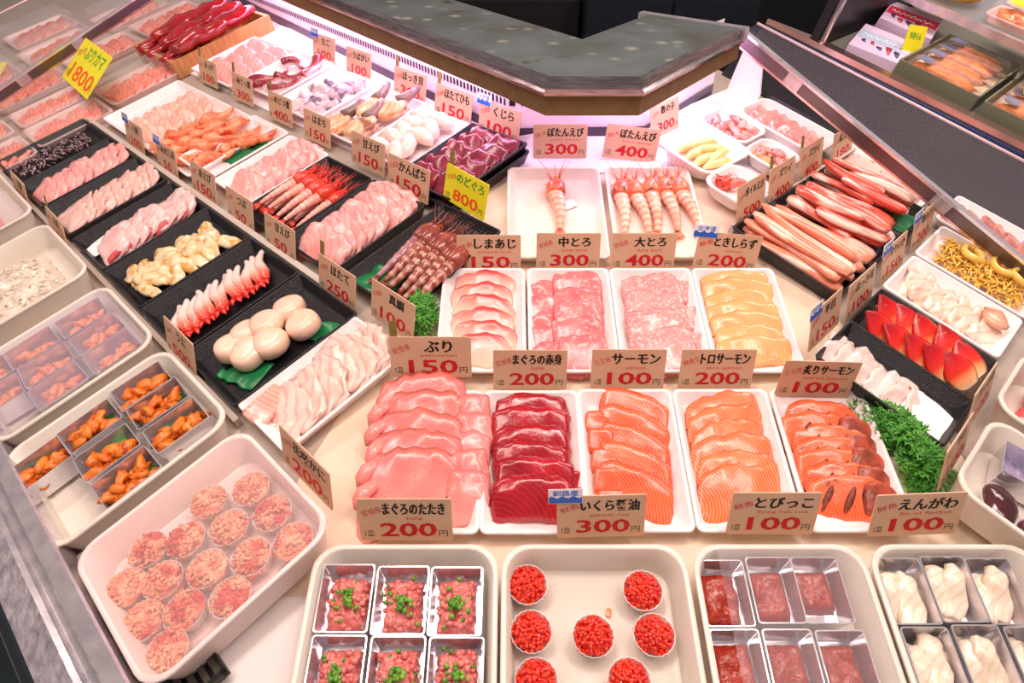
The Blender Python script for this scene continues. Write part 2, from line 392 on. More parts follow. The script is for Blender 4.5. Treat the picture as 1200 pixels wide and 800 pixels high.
struct('wall_back', wmesh('w', [(-6, 4.2, 0), (6, 4.2, 0), (6, 4.2, 1.9), (-6, 4.2, 1.9)], [(0, 1, 2, 3)]), plain('back_wall', (10, 10, 13), .6))
# grille at the lower left
g = empty('drain_grille', at('l', 38.6, -86.5, .2), 'black slotted drain grille beside the crab meat tub', 'grille')
b = B()
for i in range(9): b.box(-1.5, 1.5, -4.6 + i * 1.1, -4.0 + i * 1.1, .5, .9)
obj('slat', b.done('slats', False), plain('grille_grey', (64, 58, 48), .4), g)
obj('grille_frame', B().box(-2, 2, -5.2, 5.2, 0, .35).box(-2, -1.5, -5.2, 5.2, .35, .9).box(1.5, 2, -5.2, 5.2, .35, .9).box(-2, 2, 4.7, 5.2, .35, .9).done('gf', False), DARK, g)

# overhead shelf on the counter: mitred polyline along the shelf's front edge
PL = [(-.972, 2.315), (.048, .955), (.182, .955), (.402, 1.248)]
def off(d):
    P = [Vector(p).to_2d() for p in PL]; out = []
    ns = []
    for a, c in zip(P, P[1:]):
        t = (c - a).normalized(); ns.append(Vector((-t.y, t.x)))
    for i, p in enumerate(P):
        if i == 0: out.append(p + ns[0] * d)
        elif i == len(P) - 1: out.append(p + ns[-1] * d)
        else:
            m = (ns[i - 1] + ns[i]).normalized(); out.append(p + m * (d / m.dot(ns[i])))
    return out
def ribbon(prof):
    V = []; F = []; n = len(PL)
    for d, z in prof: V += [(p.x, p.y, z) for p in off(d)]
    for i in range(len(prof) - 1):
        for k in range(n - 1): F.append((i * n + k, i * n + k + 1, (i + 1) * n + k + 1, (i + 1) * n + k))
    return wmesh('ribbon', V, F)
sh = tag(bpy.data.objects.new('counter_shelf', None), 'stained steel shelf with cut-off corner above the display', 'shelf'); COL.objects.link(sh); sh.location = (.112, 1.0, 1.22)
I = Matrix.Translation((-.112, -1.0, -1.22))
obj('light_valance', ribbon([(.012, 1.22), (0, 1.22), (0, 1.2495), (.004, 1.2495)]), plain('valance_tan', (128, 98, 58), .5, alt=(116, 88, 52), nscale=40), sh, I)
obj('edge_rail', ribbon([(.004, 1.2495), (-.006, 1.2495), (-.007, 1.254), (-.001, 1.258), (.0, 1.264), (-.004, 1.266), (-.003, 1.270), (.008, 1.2725)]), plain('rail_steel', (196, 184, 186), .22, 1, alt=(150, 135, 138), nscale=30, aniso=(1, 1, 12)), sh, I)
a0 = off(.008); bq = off(.178)
L2 = bq[1]; inn = Vector((.115, 1.1665))
V = [(p.x, p.y, 1.2725) for p in a0] + [(bq[3].x, bq[3].y, 1.2725), (inn.x, inn.y, 1.2725), (bq[0].x, bq[0].y, 1.2725)]
V += [(x, y, 1.262) for x, y, z in V]
F = [(0, 1, 5, 6), (1, 2, 5), (2, 3, 4, 5), (13, 12, 8, 7), (8, 12, 9), (9, 12, 11, 10), (3, 10, 11, 4), (4, 11, 12, 5), (5, 12, 13, 6)]
m = plain('stained_steel', (126, 136, 136), .3, .5, alt=(98, 98, 90), nscale=9)
nt = m.node_tree; p = nt.nodes['Principled BSDF']; tc = nt.nodes.new('ShaderNodeTexCoord'); vo = nt.nodes.new('ShaderNodeTexVoronoi'); vo.inputs['Scale'].default_value = 22
nz = nt.nodes.new('ShaderNodeTexNoise'); nz.inputs['Scale'].default_value = 14; nt.links.new(tc.outputs['Object'], nz.inputs[0]); nt.links.new(tc.outputs['Object'], vo.inputs[0])
base = p.inputs['Base Color'].links[0].from_socket
c1 = mixc(nt, ramp(nt, vo.outputs['Distance'], [(.1, (1, 1, 1, 1)), (.3, (0, 0, 0, 1))]), base, lin((182, 182, 170)))
nt.links.new(mixc(nt, ramp(nt, nz.outputs[0], [(.64, (0, 0, 0, 1)), (.72, (1, 1, 1, 1))]), c1, lin((96, 74, 36))), p.inputs['Base Color'])
obj('shelf_top', wmesh('top', V, F), m, sh, I)
q0, q1 = off(-.008)[3], off(.2)[3]
obj('end_rail', B().box(0, (q1 - q0).length / K, -.9, .9, -1.2, .9, Matrix.Translation((q0.x / K, q0.y / K, 126.4)) @ Matrix.Rotation(math.atan2((q1 - q0).y, (q1 - q0).x), 4, 'Z')).done('er', False), STEEL, sh, I)
# lit back of the case
WP = [(-1.06, 2.50), (-.01, 1.195), (.24, 1.195), (.412, 1.40)]
def wall(z0f, z1, mat, name, d=0):
    V = []
    for x, y in WP:
        z = (zc(y) if 0 <= x <= .25 else (zl(x, y) if x < 0 else zr(x, y)))
        V += [(x, y - d, z + z0f), (x, y - d, z1 if z1 > .5 else z + z1)]
    struct(name, wmesh('w', V, [(2 * i, 2 * i + 2, 2 * i + 3, 2 * i + 1) for i in range(3)]), mat)
wall(-.03, 1.255, plain('case_back', (240, 226, 238), .3), 'wall_case_back')
wall(0, .022, plain('case_kick', (70, 58, 78), .35), 'baseboard_case', .003)
b = B()
for (x0, y0), (x1, y1), n in ((WP[0], WP[1], 150), (WP[1], WP[2], 12)):
    for i in range(n):
        t = (i + .5) / n; x = x0 + (x1 - x0) * t; y = y0 + (y1 - y0) * t; dx, dy = (x1 - x0) / n * .25, (y1 - y0) / n * .25
        z = 1.158 if False else (1.155)
        b.add([((x - dx) / K, (y - dy - .002) / K, z / K), ((x + dx) / K, (y + dy - .002) / K, z / K), ((x + dx) / K, (y + dy - .002) / K, (z + .012) / K), ((x - dx) / K, (y - dy - .002) / K, (z + .012) / K)], [(0, 1, 2, 3)])
struct('trim_11', b.done('slots', False), DARK)
# pink-white tubes under the shelf
PINK = (1.0, .62, .93)
TUBEM = glow('tube_glow', (255, 214, 246), 3)
TP = off(.045)
for i in range(3):
    a, c = TP[i], TP[i + 1]
    if i == 0: a, c = c + (a - c) * .85, c + (a - c) * .06
    if i == 2: a = a + (c - a) * .15
    L = (c - a).length; mid = (a + c) / 2; ang = math.atan2((c - a).y, (c - a).x)
    t = tag(obj('fluorescent_tube', cached(('tube', i), lambda: B().tube([(-L / 2 / K + 1, 0, 0), (L / 2 / K - 1, 0, 0)], .8, 10).done('tube')), TUBEM, None, Matrix.Translation((mid.x, mid.y, 1.243)) @ Matrix.Rotation(ang, 4, 'Z')),
            ['pinkish fluorescent tube under the left run of the steel shelf', 'short pinkish fluorescent tube under the cut-off shelf corner', 'pinkish fluorescent tube under the right run of the steel shelf'][i], 'lamp')
    al = area('tube_light', (mid.x, mid.y, 1.235), (R(22), 0, ang), L * .95, .05, [1.9, .09, .55][i], PINK)
# end panel and the dark side of the neighbouring case, right
struct('wall_case_end', mk('ep', [(30, 9.5, 0), (30, 2.4, 0), (30, 2.4, 2), (30, 4.5, 7), (30, 9.5, 9.5), (30.6, 9.5, 0), (30.6, 2.4, 0), (30.6, 2.4, 2), (30.6, 4.5, 7), (30.6, 9.5, 9.5)],
       [(0, 1, 2, 3, 4), (9, 8, 7, 6, 5), (0, 5, 6, 1), (1, 6, 7, 2), (2, 7, 8, 3), (3, 8, 9, 4)], False), WB, FR['r'].copy())
DKP = plain('dark_liner', (36, 31, 38), .3, alt=(26, 23, 29), nscale=8)
V = []
for u, h in ((34, -1), (35, 1), (46, 9), (46, 10.2), (49, 10.2), (49, 8.5), (150, 8.5)): V += [(u, 14 if u < 47 else 2, h), (u, -110, h)]
struct('wall_neighbour_case', mk('nc', V, [(2 * i, 2 * i + 2, 2 * i + 3, 2 * i + 1) for i in range(2)], False), DKP, FR['r'].copy())
struct('trim_12', mk('nr', V[4:12], [(2 * i, 2 * i + 2, 2 * i + 3, 2 * i + 1) for i in range(3)], False), plain('rail_rose', (214, 176, 166), .25, 1), FR['r'].copy())
struct('floor_neighbour_case', mk('nf', V[10:], [(0, 2, 3, 1)], False), plain('neighbour_deck', (120, 116, 104), .4), FR['r'].copy())
board('trim_13', 'r', 45.2, 46, -110, 14, 7.2, 8.8, plain('blue_strip', (30, 60, 120), .3))
struct('wall_neighbour_back', B().box(47, 160, 2.2, 4, -10, 60).done('nb', False), DARK, FR['r'].copy())
struct('trim_14', B().tube([(48, 1.6, 8), (48, 1.6, 60)], .7, 10).done('post'), BRIGHT, FR['r'].copy())
# staff side behind the shelf: dark cupboards
for x0, x1, y0, z1, l, mt in ((-.9, .27, 2.9, 1.0, 'matt black cupboard standing behind the steel shelf', plain('cupboard_black', (6, 6, 8), .6)), (.28, .95, 2.8, 1.05, 'dark navy cupboard standing behind the shelf corner', plain('cupboard_navy', (18, 22, 34), .5))):
    b = B(); b.box(x0 / K, x1 / K, y0 / K, y0 / K + 50, 0, z1 / K)
    cpb = thing('cupboard', b.done('cup', False), mt, Matrix.Identity(4), l, 'cupboard')
    n = 2
    for k in range(n):
        xa = x0 + (x1 - x0) * k / n
        obj('door', B().box(xa / K + .6, (x0 + (x1 - x0) * (k + 1) / n) / K - .6, y0 / K - 1.6, y0 / K, 6, z1 / K - 3).done('dr', False), mt, cpb)
# plexiglass partitions with steel bars
def partition(fr, u, bar, top, label, ends):
    e = empty('plexiglass_partition', at(fr, u, 0, 0), label, 'partition')
    (v0, h0), (v1, h1) = bar; (w0, g0), (w1, g1) = top
    b = B(); b.add([(-.2, v0, h0), (-.2, v1, h1), (-.2, w1, g1), (-.2, w0, g0), (.2, v0, h0), (.2, v1, h1), (.2, w1, g1), (.2, w0, g0)], [(0, 1, 2, 3), (7, 6, 5, 4), (0, 4, 5, 1), (1, 5, 6, 2), (2, 6, 7, 3), (3, 7, 4, 0)])
    obj('pane', b.done('pane', False), PLEXI, e)
    d = Vector((0, v1 - v0, h1 - h0)).normalized(); q = Vector((0, -d.z, d.y)) * (1 if d.y < 0 else 1)
    if q.z < 0: q = -q
    def bar_(o0, o1, th):
        a = Vector((0, v0, h0)); c = Vector((0, v1, h1))
        V = [p + q * o + Vector((s * th, 0, 0)) for p in (a, c) for o in (o0, o1) for s in (-1, 1)]
        return B().add(V, [(0, 1, 3, 2), (4, 6, 7, 5), (0, 4, 5, 1), (2, 3, 7, 6), (0, 2, 6, 4), (1, 5, 7, 3)]).done('bar', False)
    obj('bar', bar_(-1.0, .9, .45), plain('bar_grey', (120, 108, 112), .3, .9), e)
    obj('bar_edge', bar_(.9, 1.4, .6), BRIGHT, e); obj('bar_edge', bar_(-1.4, -1.0, .6), plain('bar_rose', (225, 190, 186), .2, 1), e)
    for t in ends:
        p = Vector((0, v0, h0)).lerp(Vector((0, v1, h1)), t)
        obj('clamp', B().box(-.8, .8, -1.6, 1.6, -.9, .9, Matrix.Translation(p) @ Matrix.Rotation(math.atan2(d.z, d.y), 4, 'X')).done('cl', False), STEEL, e)
    T = B().tube([(0, w0, g0), (0, w1, g1)], .22, 6).done('edge'); obj('pane_edge', T, plain('pane_rim', (226, 200, 206), .2), e)
partition('r', 17, ((5.5, 14.9), (-66, 1.2)), ((3.5, 18.2), (-66, 17.2)), 'clear plexiglass partition with sloping steel bar over the yellow shred tray', (.18, .62))
partition('l', -125, ((-2, 13.8), (-66, 4.3)), ((0, 24), (-66, 20)), 'clear plexiglass partition with sloping steel bar beside the red roe crate', (.45, .7))

# ------------------------------------------------------------------ the trays
def fr_row(T, n, y0, y1, meshes, mat, name, cat, lab, group, z0=.15, dz=0, tilt=28, x=0, jx=.25, jr=4, zf=None, s=1):
    """n overlapping pieces from the front (y0) to the back (y1), each propped on the one behind it"""
    for i in range(n):
        y = y0 + (y1 - y0) * (i / max(1, n - 1))
        put(name, meshes[i % len(meshes)], mat, T, x + jit(jx), y, z0 + (zf(i) if zf else 0), tilt + jit(4), jit(4), jit(jr), lab.format(ORD[i]), cat, group, s=s * random.uniform(.96, 1.04))
def slabs(k, L, W, T, **kw): return [slab_mesh(L, W, T, seed=q + kw.get('sd', 0), **{a: b for a, b in kw.items() if a != 'sd'}) for q in range(k)]
# --- centre, front row of white foam trays
salmon_l = (255, 176, 128)
SALM = fish('salmon_flesh', (250, 80, 44), (255, 104, 60), 20, line=salmon_l, period=.0036, dist=1.4, wrot=35, lw=.2, la=.36)
SALT = fish('salmon_belly', (250, 98, 54), (255, 126, 74), 20, line=(255, 190, 140), period=.0036, dist=1.8, wrot=60, lw=.24, la=.48)
TUNA = fish('tuna_red', (150, 8, 26), (184, 22, 40), 26, line=(210, 60, 70), period=.006, dist=3, wrot=20, lw=.12, la=.3, rough=.2, coat=.4)
CHU = fish('tuna_medium', (236, 92, 98), (246, 126, 126), 30, line=(252, 172, 166), period=.0036, dist=3, wrot=25, lw=.2, la=.4, spots=((252, 176, 168), 130, .58))
OTO = fish('tuna_fatty', (242, 126, 126), (250, 156, 150), 40, line=(255, 200, 192), period=.003, dist=4, lw=.2, la=.4, spots=((254, 196, 188), 240, .54))
BURI = fish('yellowtail_flesh', (240, 134, 130), (252, 166, 156), 12, line=(222, 100, 106), period=.0034, dist=1, wrot=12, lw=.2, la=.35, grad=(1, -2.6, 5.6, [(0, (252, 172, 162)), (.6, (248, 152, 146)), (.88, (236, 136, 130)), (1, (204, 126, 112))]))
TOKI = fish('pale_salmon', (255, 152, 88), (255, 178, 112), 22, line=(255, 206, 150), period=.0036, dist=1.5, wrot=75, lw=.25, la=.55)
SHIMA = fish('striped_jack_flesh', (250, 170, 154), (255, 200, 180), 22, grad=(1, -2.6, 3.4, [(0, (255, 212, 192)), (.6, (254, 198, 182)), (.84, (246, 150, 140)), (1, (224, 74, 76))]))
SEAR = fish('seared_salmon', (246, 88, 48), (255, 116, 68), 26, line=(255, 164, 116), period=.0036, dist=1.5, wrot=40, lw=.2, la=.36, spots=((120, 58, 40), 80, .66))
T = tray('foam', 'c', 14.2, -10.6, 12, 19, 'white foam tray of orange salmon slices behind the blue-flagged salmon roe tag')
m = slabs(3, 9.2, 5.4, .5, bend=-.3, curl=-.12, skew=-.22, edge=.035, ripple=.08, arch=.7)
mb = slabs(2, 3.2, 3.2, 1.2, sq=5, edge=.03, sd=5)
for i in range(5):
    y = -4.9 + i * 2.65
    put('salmon_slice', m[i % 3], SALM, T, 1.0 - .28 * (4 - i) + jit(.15), y, .55, 19, jit(2), -12 + jit(3), ORD[i] + ' salmon slice from the front, right side of the plain salmon tray', 'fish slice', 'salmon slices')
    put('salmon_block', mb[i % 2], fish('salmon_cut', (250, 84, 46), (252, 100, 58), 20), T, -3.6 + .18 * (4 - i), y - .6, .2, 12, jit(3), -4 + jit(3), ORD[i] + ' small salmon block from the front, left side of the plain salmon tray', 'fish slice', 'salmon blocks')
T = tray('foam', 'c', 26.3, -10.6, 12, 19, 'white foam tray of broad marbled salmon slices behind the flying fish roe tag')
fr_row(T, 6, -5.4, 5.0, slabs(3, 10, 6.6, .45, bend=-.5, curl=-.2, skew=.12, edge=.05, sd=9, ripple=.14, arch=1.0), SALT, 'salmon_slice', 'fish slice', '{} broad marbled salmon slice from the front of its foam tray', 'marbled salmon slices', .6, tilt=17, jr=9)
T = tray('foam', 'c', 38.6, -10.6, 12, 19, 'white foam tray of seared salmon slices beside the big parsley bunch')
m = slabs(3, 9.4, 5.4, .6, bend=-.6, curl=-.2, edge=.05, sd=14, arch=.8)
sb = []
for q in range(3):
    b = B()
    for k in range(3):
        x0 = -2.6 + k * 2.4 + q * .3; P = []
        for t in range(7):
            yy = -1.5 + t * .5; P.append((x0 + yy * .45, yy + .5, yy * 0 + .66 - .62 * ((x0 + yy * .45) / 4.7) ** 2 - .2 * (yy / 2.6) ** 2))
        b.tube(P, [.12, .32, .4, .42, .38, .3, .1], 6, .45)
    sb.append(b.done('char'))
CHAR = plain('char', (84, 40, 30), .5, alt=(150, 70, 44), nscale=200)
SEARB = fish('seared_edge', (206, 88, 60), (122, 56, 40), 60, rough=.4)
for i in range(7):
    y = -5.8 + i * 1.7
    o = put('seared_salmon_slice', m[i % 3], SEAR, T, -.3 + jit(.5) - .1 * (i - 3), y, .5, 22, jit(4), -6 + jit(6), ORD[i] + ' seared salmon slice from the front of its foam tray', 'fish slice', 'seared salmon slices')
    obj('char_mark', sb[i % 3], CHAR, o)
mb2 = slabs(2, 4.4, 3.6, 1.1, bend=-.3, sd=19, edge=.09)
for i in range(5): put('seared_salmon_end', mb2[i % 2], SEARB, T, 3.4 + jit(.3), -5.4 + i * 2.2, .5, 22, 16, -14 + jit(9), ORD[i] + ' dark-edged seared salmon end from the front, right side of tray', 'fish slice', 'seared salmon ends')
T = tray('foam', 'c', 2.4, -10.8, 12, 19, 'white foam tray of deep red tuna slices beside the yellowtail pile')
fr_row(T, 6, -5.6, 5.8, slabs(3, 9.8, 5.4, 1.3, bend=-.4, curl=-.3, edge=.035, sd=23, ripple=.14, arch=.7), TUNA, 'tuna_slice', 'fish slice', '{} thick deep red tuna slice from the front of its foam tray', 'red tuna slices', .6, tilt=24, jr=5)
for i in range(3): put('tuna_offcut', slabs(1, 3.6, 2.4, 1, sd=28)[0], TUNA, T, 4.6 + jit(.2), -7.2 + i * 2.3, .3, 18, 0, jit(25), ORD[i] + ' small red tuna offcut from the front, right edge of tuna tray', 'fish slice', 'tuna offcuts')
T = tray('foam', 'c', -9.8, -10.8, 12.4, 19, 'white foam tray hidden under the heaped yellowtail slices')
# yellowtail: large limp slices laid over one another, the heap standing above the rim
m = slabs(4, 11.8, 9.4, .5, bend=-.6, curl=-.3, edge=.05, sd=30, ripple=.16, fold=.22, skew=.18, taper=.2, arch=1.0)
for i in range(5):
    put('yellowtail_slice', m[i % 4], BURI, T, -1.6 + jit(.4), -5.2 + i * 2.7, 1.3, 21, jit(5), 6 + jit(11), ORD[i] + ' large pink yellowtail slice from the front, left stack of the heap', 'fish slice', 'large yellowtail slices')
    put('yellowtail_curl', cached(('bcurl', i % 2), lambda i=i: B().tube([(-1.7, 0, .3), (-1.1, .2, 1.1), (0, .3, 1.35), (1.2, .1, 1.1), (1.9, -.2, .3)], [.5, .85, .95, .8, .3], 10, .7).done('curl')), BURI, T, -6.3 + jit(.3), -5.2 + i * 2.7, 1.2, 0, 0, 70 + jit(20), ORD[i] + ' curled yellowtail flap from the front, at the heap left edge', 'fish slice', 'yellowtail flaps')
m = slabs(3, 5.0, 6.4, .6, bend=-.3, curl=-.2, edge=.05, sd=36, ripple=.2)
for i in range(5): put('yellowtail_slice', m[i % 3], BURI, T, 5.0 + jit(.25), -5.2 + i * 2.6, 1.2, 20, 8, 4 + jit(8), ORD[i] + ' small yellowtail slice from the front, beside the red tuna', 'fish slice', 'small yellowtail slices')
# --- centre, second row
T = tray('foam', 'c', -4.1, 11, 12, 19, 'white foam tray of red-edged striped jack slices right of the small parsley')
m = slabs(3, 9.2, 4.8, .45, bend=-.8, curl=-.15, edge=.06, sd=40, arch=.9)
for i in range(6):
    put('striped_jack_slice', m[i % 3], SHIMA, T, jit(.3), -6.3 + i * 2.4, .5, 22, jit(3), -8 + jit(9), ORD[i] + ' striped jack slice from the front of its foam tray', 'fish slice', 'striped jack slices')
T = tray('foam', 'c', 8.2, 11, 12, 19, 'white foam tray of medium fatty tuna second from left in its row')
fr_row(T, 5, -6.4, 5.2, slabs(3, 7.2, 6.6, .7, bend=-.35, curl=-.25, edge=.06, sd=46), CHU, 'tuna_slice', 'fish slice', '{} rosy tuna slice from the front, right stack of its tray', 'rosy tuna slices', .8, tilt=16, x=1.1, jr=12)
fr_row(T, 5, -6.6, 5.0, slabs(2, 4.2, 4.4, .7, bend=-.2, edge=.1, sd=50), CHU, 'tuna_slice', 'fish slice', '{} small rosy tuna slice from the front, left edge of tray', 'small rosy tuna slices', .3, tilt=20, x=-3.6, jr=14)
T = tray('foam', 'c', 20.3, 11, 12, 19, 'white foam tray of very fatty speckled tuna third from left in its row')
fr_row(T, 4, -5.6, 4.6, slabs(3, 8.8, 7.2, .7, bend=-.25, curl=-.25, edge=.05, sd=53), OTO, 'tuna_slice', 'fish slice', '{} pale speckled tuna slice from the front of its foam tray', 'speckled tuna slices', .7, tilt=14, jr=6)
fr_row(T, 3, -4.4, 5.6, slabs(1, 3.6, 4.2, .8, edge=.08, sd=57), OTO, 'tuna_slice', 'fish slice', '{} narrow speckled tuna slice from the front, right edge of tray', 'narrow speckled tuna slices', .4, tilt=20, x=3.6, jr=9)
T = tray('foam', 'c', 32.4, 11, 12, 19, 'white foam tray of pale orange salmon slices below the right blue-flagged tag')
fr_row(T, 7, -6.2, 6.4, slabs(3, 10.2, 4.6, .45, bend=-.3, curl=-.2, skew=.1, edge=.05, sd=60, taper=.25, arch=.7), TOKI, 'salmon_slice', 'fish slice', '{} pale orange salmon slice from the front of its foam tray', 'pale salmon slices', .6, tilt=20, jr=6)
# --- centre, back row: two shrimp trays
SHB = fish('shrimp_shell', (250, 170, 136), (255, 206, 178), 40, line=(232, 104, 74), period=.012, dist=1, wrot=90, lw=.2, rings=False, la=.6)
SHH = fish('shrimp_head', (222, 84, 54), (246, 136, 94), 50, spots=((112, 66, 48), 70, .62))
def shrimp(T, x, y, z, rz, label, L=11, r=.95, body=None, head=None, legs=True, group='shrimps', rx=0, name='shrimp', cat='shrimp', feel=1, bend=1):
    e = empty(name, T @ TR(x, y, z) @ RO(rz, rx), label, cat, group)
    key = (L, r, feel, bend)
    def bm():
        b = B(); P = []; Q = []; n = 25
        for i in range(n):
            t = i / (n - 1); P.append((bend * .5 * sin(t * 2.4), -L * .62 * t, r * .9 + .35 * sin(t * pi) * bend - .45 * r * t)); seg = 1 + .07 * math.cos(t * 6 * 2 * pi)
            Q.append(r * (1 - .62 * t) * seg)
        return b.tube(P, Q, 12, .9).done('body')
    def hm():
        b = B(); P = []; Q = []
        for i in range(11):
            t = i / 10; P.append((0, L * .34 * t, r * .95 + .25 * t)); Q.append(r * (1.05 + .42 * sin(t * pi) - .83 * t ** 1.6))
        b.tube(P, Q, 12, 1.0); b.tube([(0, L * .2, r * 1.9), (0, L * .34, r * 1.9), (0, L * .46, r * 2.3)], [.18, .12, .03], 6)
        return b.done('head')
    def tm():
        b = B(); y0 = -L * .62; x0 = bend * .5 * sin(2.4)
        for a in (-34, -12, 12, 34):
            d = Vector((sin(R(a)), -cos(R(a)), 0)); b.tube([Vector((x0, y0 + .2, .45 * r)), Vector((x0, y0, .4 * r)) + d * .8, Vector((x0, y0, .3 * r)) + d * 1.7], [.15, .34, .1], 6, .3)
        return b.done('tail')
    def am():
        b = B(); rnd = random.Random(3)
        for k in range(10):
            s = -1 if k % 2 else 1; a = rnd.uniform(5, 50) * s; l = rnd.uniform(1.6, 4.5) * feel
            p0 = Vector((s * r * .3, L * .3, r * rnd.uniform(.7, 1.3))); d = Vector((sin(R(a)), cos(R(a)), rnd.uniform(.0, .5)))
            b.tube([p0, p0 + d * l * .5 + Vector((0, 0, .25)), p0 + d * l], [.07, .05, .025], 4)
        return b.done('feelers')
    def lm():
        b = B(); rnd = random.Random(5)
        for k in range(10):
            s = -1 if k % 2 else 1; y0 = L * (.25 - .06 * (k // 2)) ; p0 = Vector((s * r * .5, y0, r * .5))
            b.tube([p0, p0 + Vector((s * .7, rnd.uniform(-.2, .5), .1)), p0 + Vector((s * 1.0, rnd.uniform(-.1, 1.1), -.3))], [.13, .1, .05], 5)
        return b.done('legs')
    obj('body', cached(('shb', key), bm), body or SHB, e); obj('head', cached(('shh', key), hm), head or SHH, e)
    obj('tail_fan', cached(('sht', key), tm), head or SHH, e); obj('feelers', cached(('sha', key), am), head or SHH, e)
    if legs: obj('legs', cached(('shl', key), lm), head or SHH, e)
    for s in (-1, 1):
        obj('eye', cached(('eye', r), lambda: B().lump((0, 0, 0), .2 * min(1, r + .1), 0, sub=2).done('eye')), plain('eye_black', (12, 10, 12), .1), e, TR(s * r * .55, L * .25, r * 1.55))
    return e
T = tray('foam', 'c', 7.0, 33.6, 15.6, 22, 'large cream foam tray holding a single pink shrimp', h=0, mat=plain('cream_foam', (238, 224, 206), .45, alt=(232, 216, 198), nscale=60))
shrimp(T, .2, 3.8, .1, 0, 'lone pink shrimp lying in the large nearly empty foam tray', 12, 1.35, group='pink spotted shrimps')
put('shrimp_shred', slab_mesh(2.4, 2.2, .15, 3), fish('white_jelly', (246, 236, 236), (250, 244, 244), 30), T, 2.4, 3, .1, 0, 0, 20, 'pale wet patch of film beside the lone pink shrimp', 'film scrap')
T = tray('foam', 'c', 22.8, 33.7, 14.4, 22, 'cream foam tray of five big pink shrimps side by side', mat=plain('cream_foam', (238, 224, 206), .45))
for i in range(5):
    shrimp(T, -4.9 + i * 2.5, 3.6 + jit(.5), .1, [-4, 5, -3, 2, 8][i], ORD[i] + ' big pink shrimp from the left in the five-shrimp tray', 13, 1.25, group='pink spotted shrimps')
# --- front row of tubs
for u, l, wd in ((-10.9, 'beige plastic tub of six steel boxes holding chopped tuna', 19.0), (8.4, 'beige plastic tub of red salmon roe cups', 19.0), (27.4, 'beige plastic tub of steel boxes of fine roe under film', 17.8), (45.4, 'beige plastic tub of steel boxes of pale flatfish fin', 17.4)):
    tray('tub', 'c', u, -35.2, wd, 25.5, l, 'tub')
def steel_box(fr, u, v, w, d, label, h=1.0, rz=0, hh=2.9, group='small steel boxes', mat=None):
    def f():
        b = B(); n = 3
        b.loft([rrect(w - .5, d - .5, .25, n, 0), rrect(w, d, .3, n, hh), rrect(w + .12, d + .12, .32, n, hh + .03), rrect(w + .12, d + .12, .32, n, hh + .16), rrect(w - .14, d - .14, .26, n, hh + .16), rrect(w - .14, d - .14, .26, n, hh), rrect(w - .6, d - .6, .2, n, .12)])
        return b.done('sbox', ang=35)
    M = at(fr, u, v, h, rz); thing('steel_box', cached(('sb', w, d, hh), f), mat or BRIGHT, M, label, 'box', group); return M @ TR(0, 0, .14)
def granule_mound(seed, w, d, h, amp=.35, n=26, pw=4):
    """a heap with a bumpy top, rectangular footprint"""
    b = B(); V = []; F = []
    for i in range(n + 1):
        for j in range(n + 1):
            s, t = -1 + 2 * i / n, -1 + 2 * j / n
            e = max(0, (1 - abs(s) ** pw) * (1 - abs(t) ** pw)) ** .5
            q = Vector((s * w / 2, t * d / 2, seed * 3.3)); z = h * e * (1 + .3 * noise.noise(q * .7)) + amp * e * noise.noise(q * 2.6) + amp * .6 * e * noise.noise(q * 6)
            V.append((s * w / 2 + amp * .6 * noise.noise(q * 1.3), t * d / 2 + amp * .6 * noise.noise(q * 1.3 + Vector((9, 0, 0))), max(.02, z)))
    for i in range(n):
        for j in range(n):
            a = i * (n + 1) + j; F.append((a, a + n + 1, a + n + 2, a + 1))
    b.add(V, F); return b.done('mound')
TAT = fish('chopped_tuna', (226, 108, 104), (244, 150, 138), 120, rough=.35, bump=.8)
ONI = plain('spring_onion', (52, 130, 30), .35, alt=(150, 190, 70), nscale=90)
pos = [(-16.7, -27.7), (-11.1, -27.9), (-5.6, -28.0), (-16.6, -34.6), (-10.9, -34.7), (-5.3, -34.8)]
w_ = ['back left', 'back middle', 'back right', 'front left', 'front middle', 'front right']
for i, (u, v) in enumerate(pos):
    M = steel_box('c', u, v, 5.2, 6.6, w_[i] + ' steel box in the tub of chopped tuna')
    def cm(i=i):
        b = B(); rnd = random.Random(i)
        me = granule_mound(i, 3.9, 5.2, 1.9, .5); b.add([tuple(c / K for c in v.co) for v in me.vertices], [tuple(p.vertices) for p in me.polygons])
        for k in range(60):
            x, y = rnd.uniform(-1.8, 1.8), rnd.uniform(-2.4, 2.4); b.lump((x, y, 1.9 * (1 - (x / 2.3) ** 4) * (1 - (y / 2.9) ** 4) + rnd.uniform(-.2, .25)), (rnd.uniform(.25, .5), rnd.uniform(.25, .45), .25), .2, 1, k, 1)
        return b.done('tataki')
    put('chopped_tuna', cached(('tat', i), cm), TAT, M, 0, 0, .0, 0, 0, jit(5), 'mound of chopped pink tuna in the ' + w_[i] + ' steel box', 'chopped fish', 'chopped tuna portions', 'stuff')
    def om(i=i):
        b = B(); rnd = random.Random(20 + i)
        for k in range(26):
            a = rnd.uniform(0, 6.28); q = abs(rnd.gauss(0, .75)); x, y = q * cos(a), q * sin(a) * 1.2 - .1; z = 2.15 + .5 * max(0, 1 - q / 1.2) + rnd.uniform(-.1, .25); r = rnd.uniform(.16, .3)
            n = Vector((rnd.uniform(-.6, .6), rnd.uniform(-.8, .3), 1)).normalized() * rnd.uniform(.15, .4)
            p = Vector((x, y, z)); b.tube([p, p + n], [r, r], 8)
        for k in range(6):
            x, y = rnd.uniform(-1.8, 1.8), rnd.uniform(-2.6, 2.6); b.tube([(x, y, 1.6), (x + .2, y + .1, 1.9)], [.2, .2], 7)
        return b.done('onion')
    put('chopped_onion', cached(('oni', i), om), ONI, M, 0, 0, 0, 0, 0, 0, 'chopped green onion on the tuna in the ' + w_[i] + ' steel box', 'herb', 'green onion toppings', 'stuff')
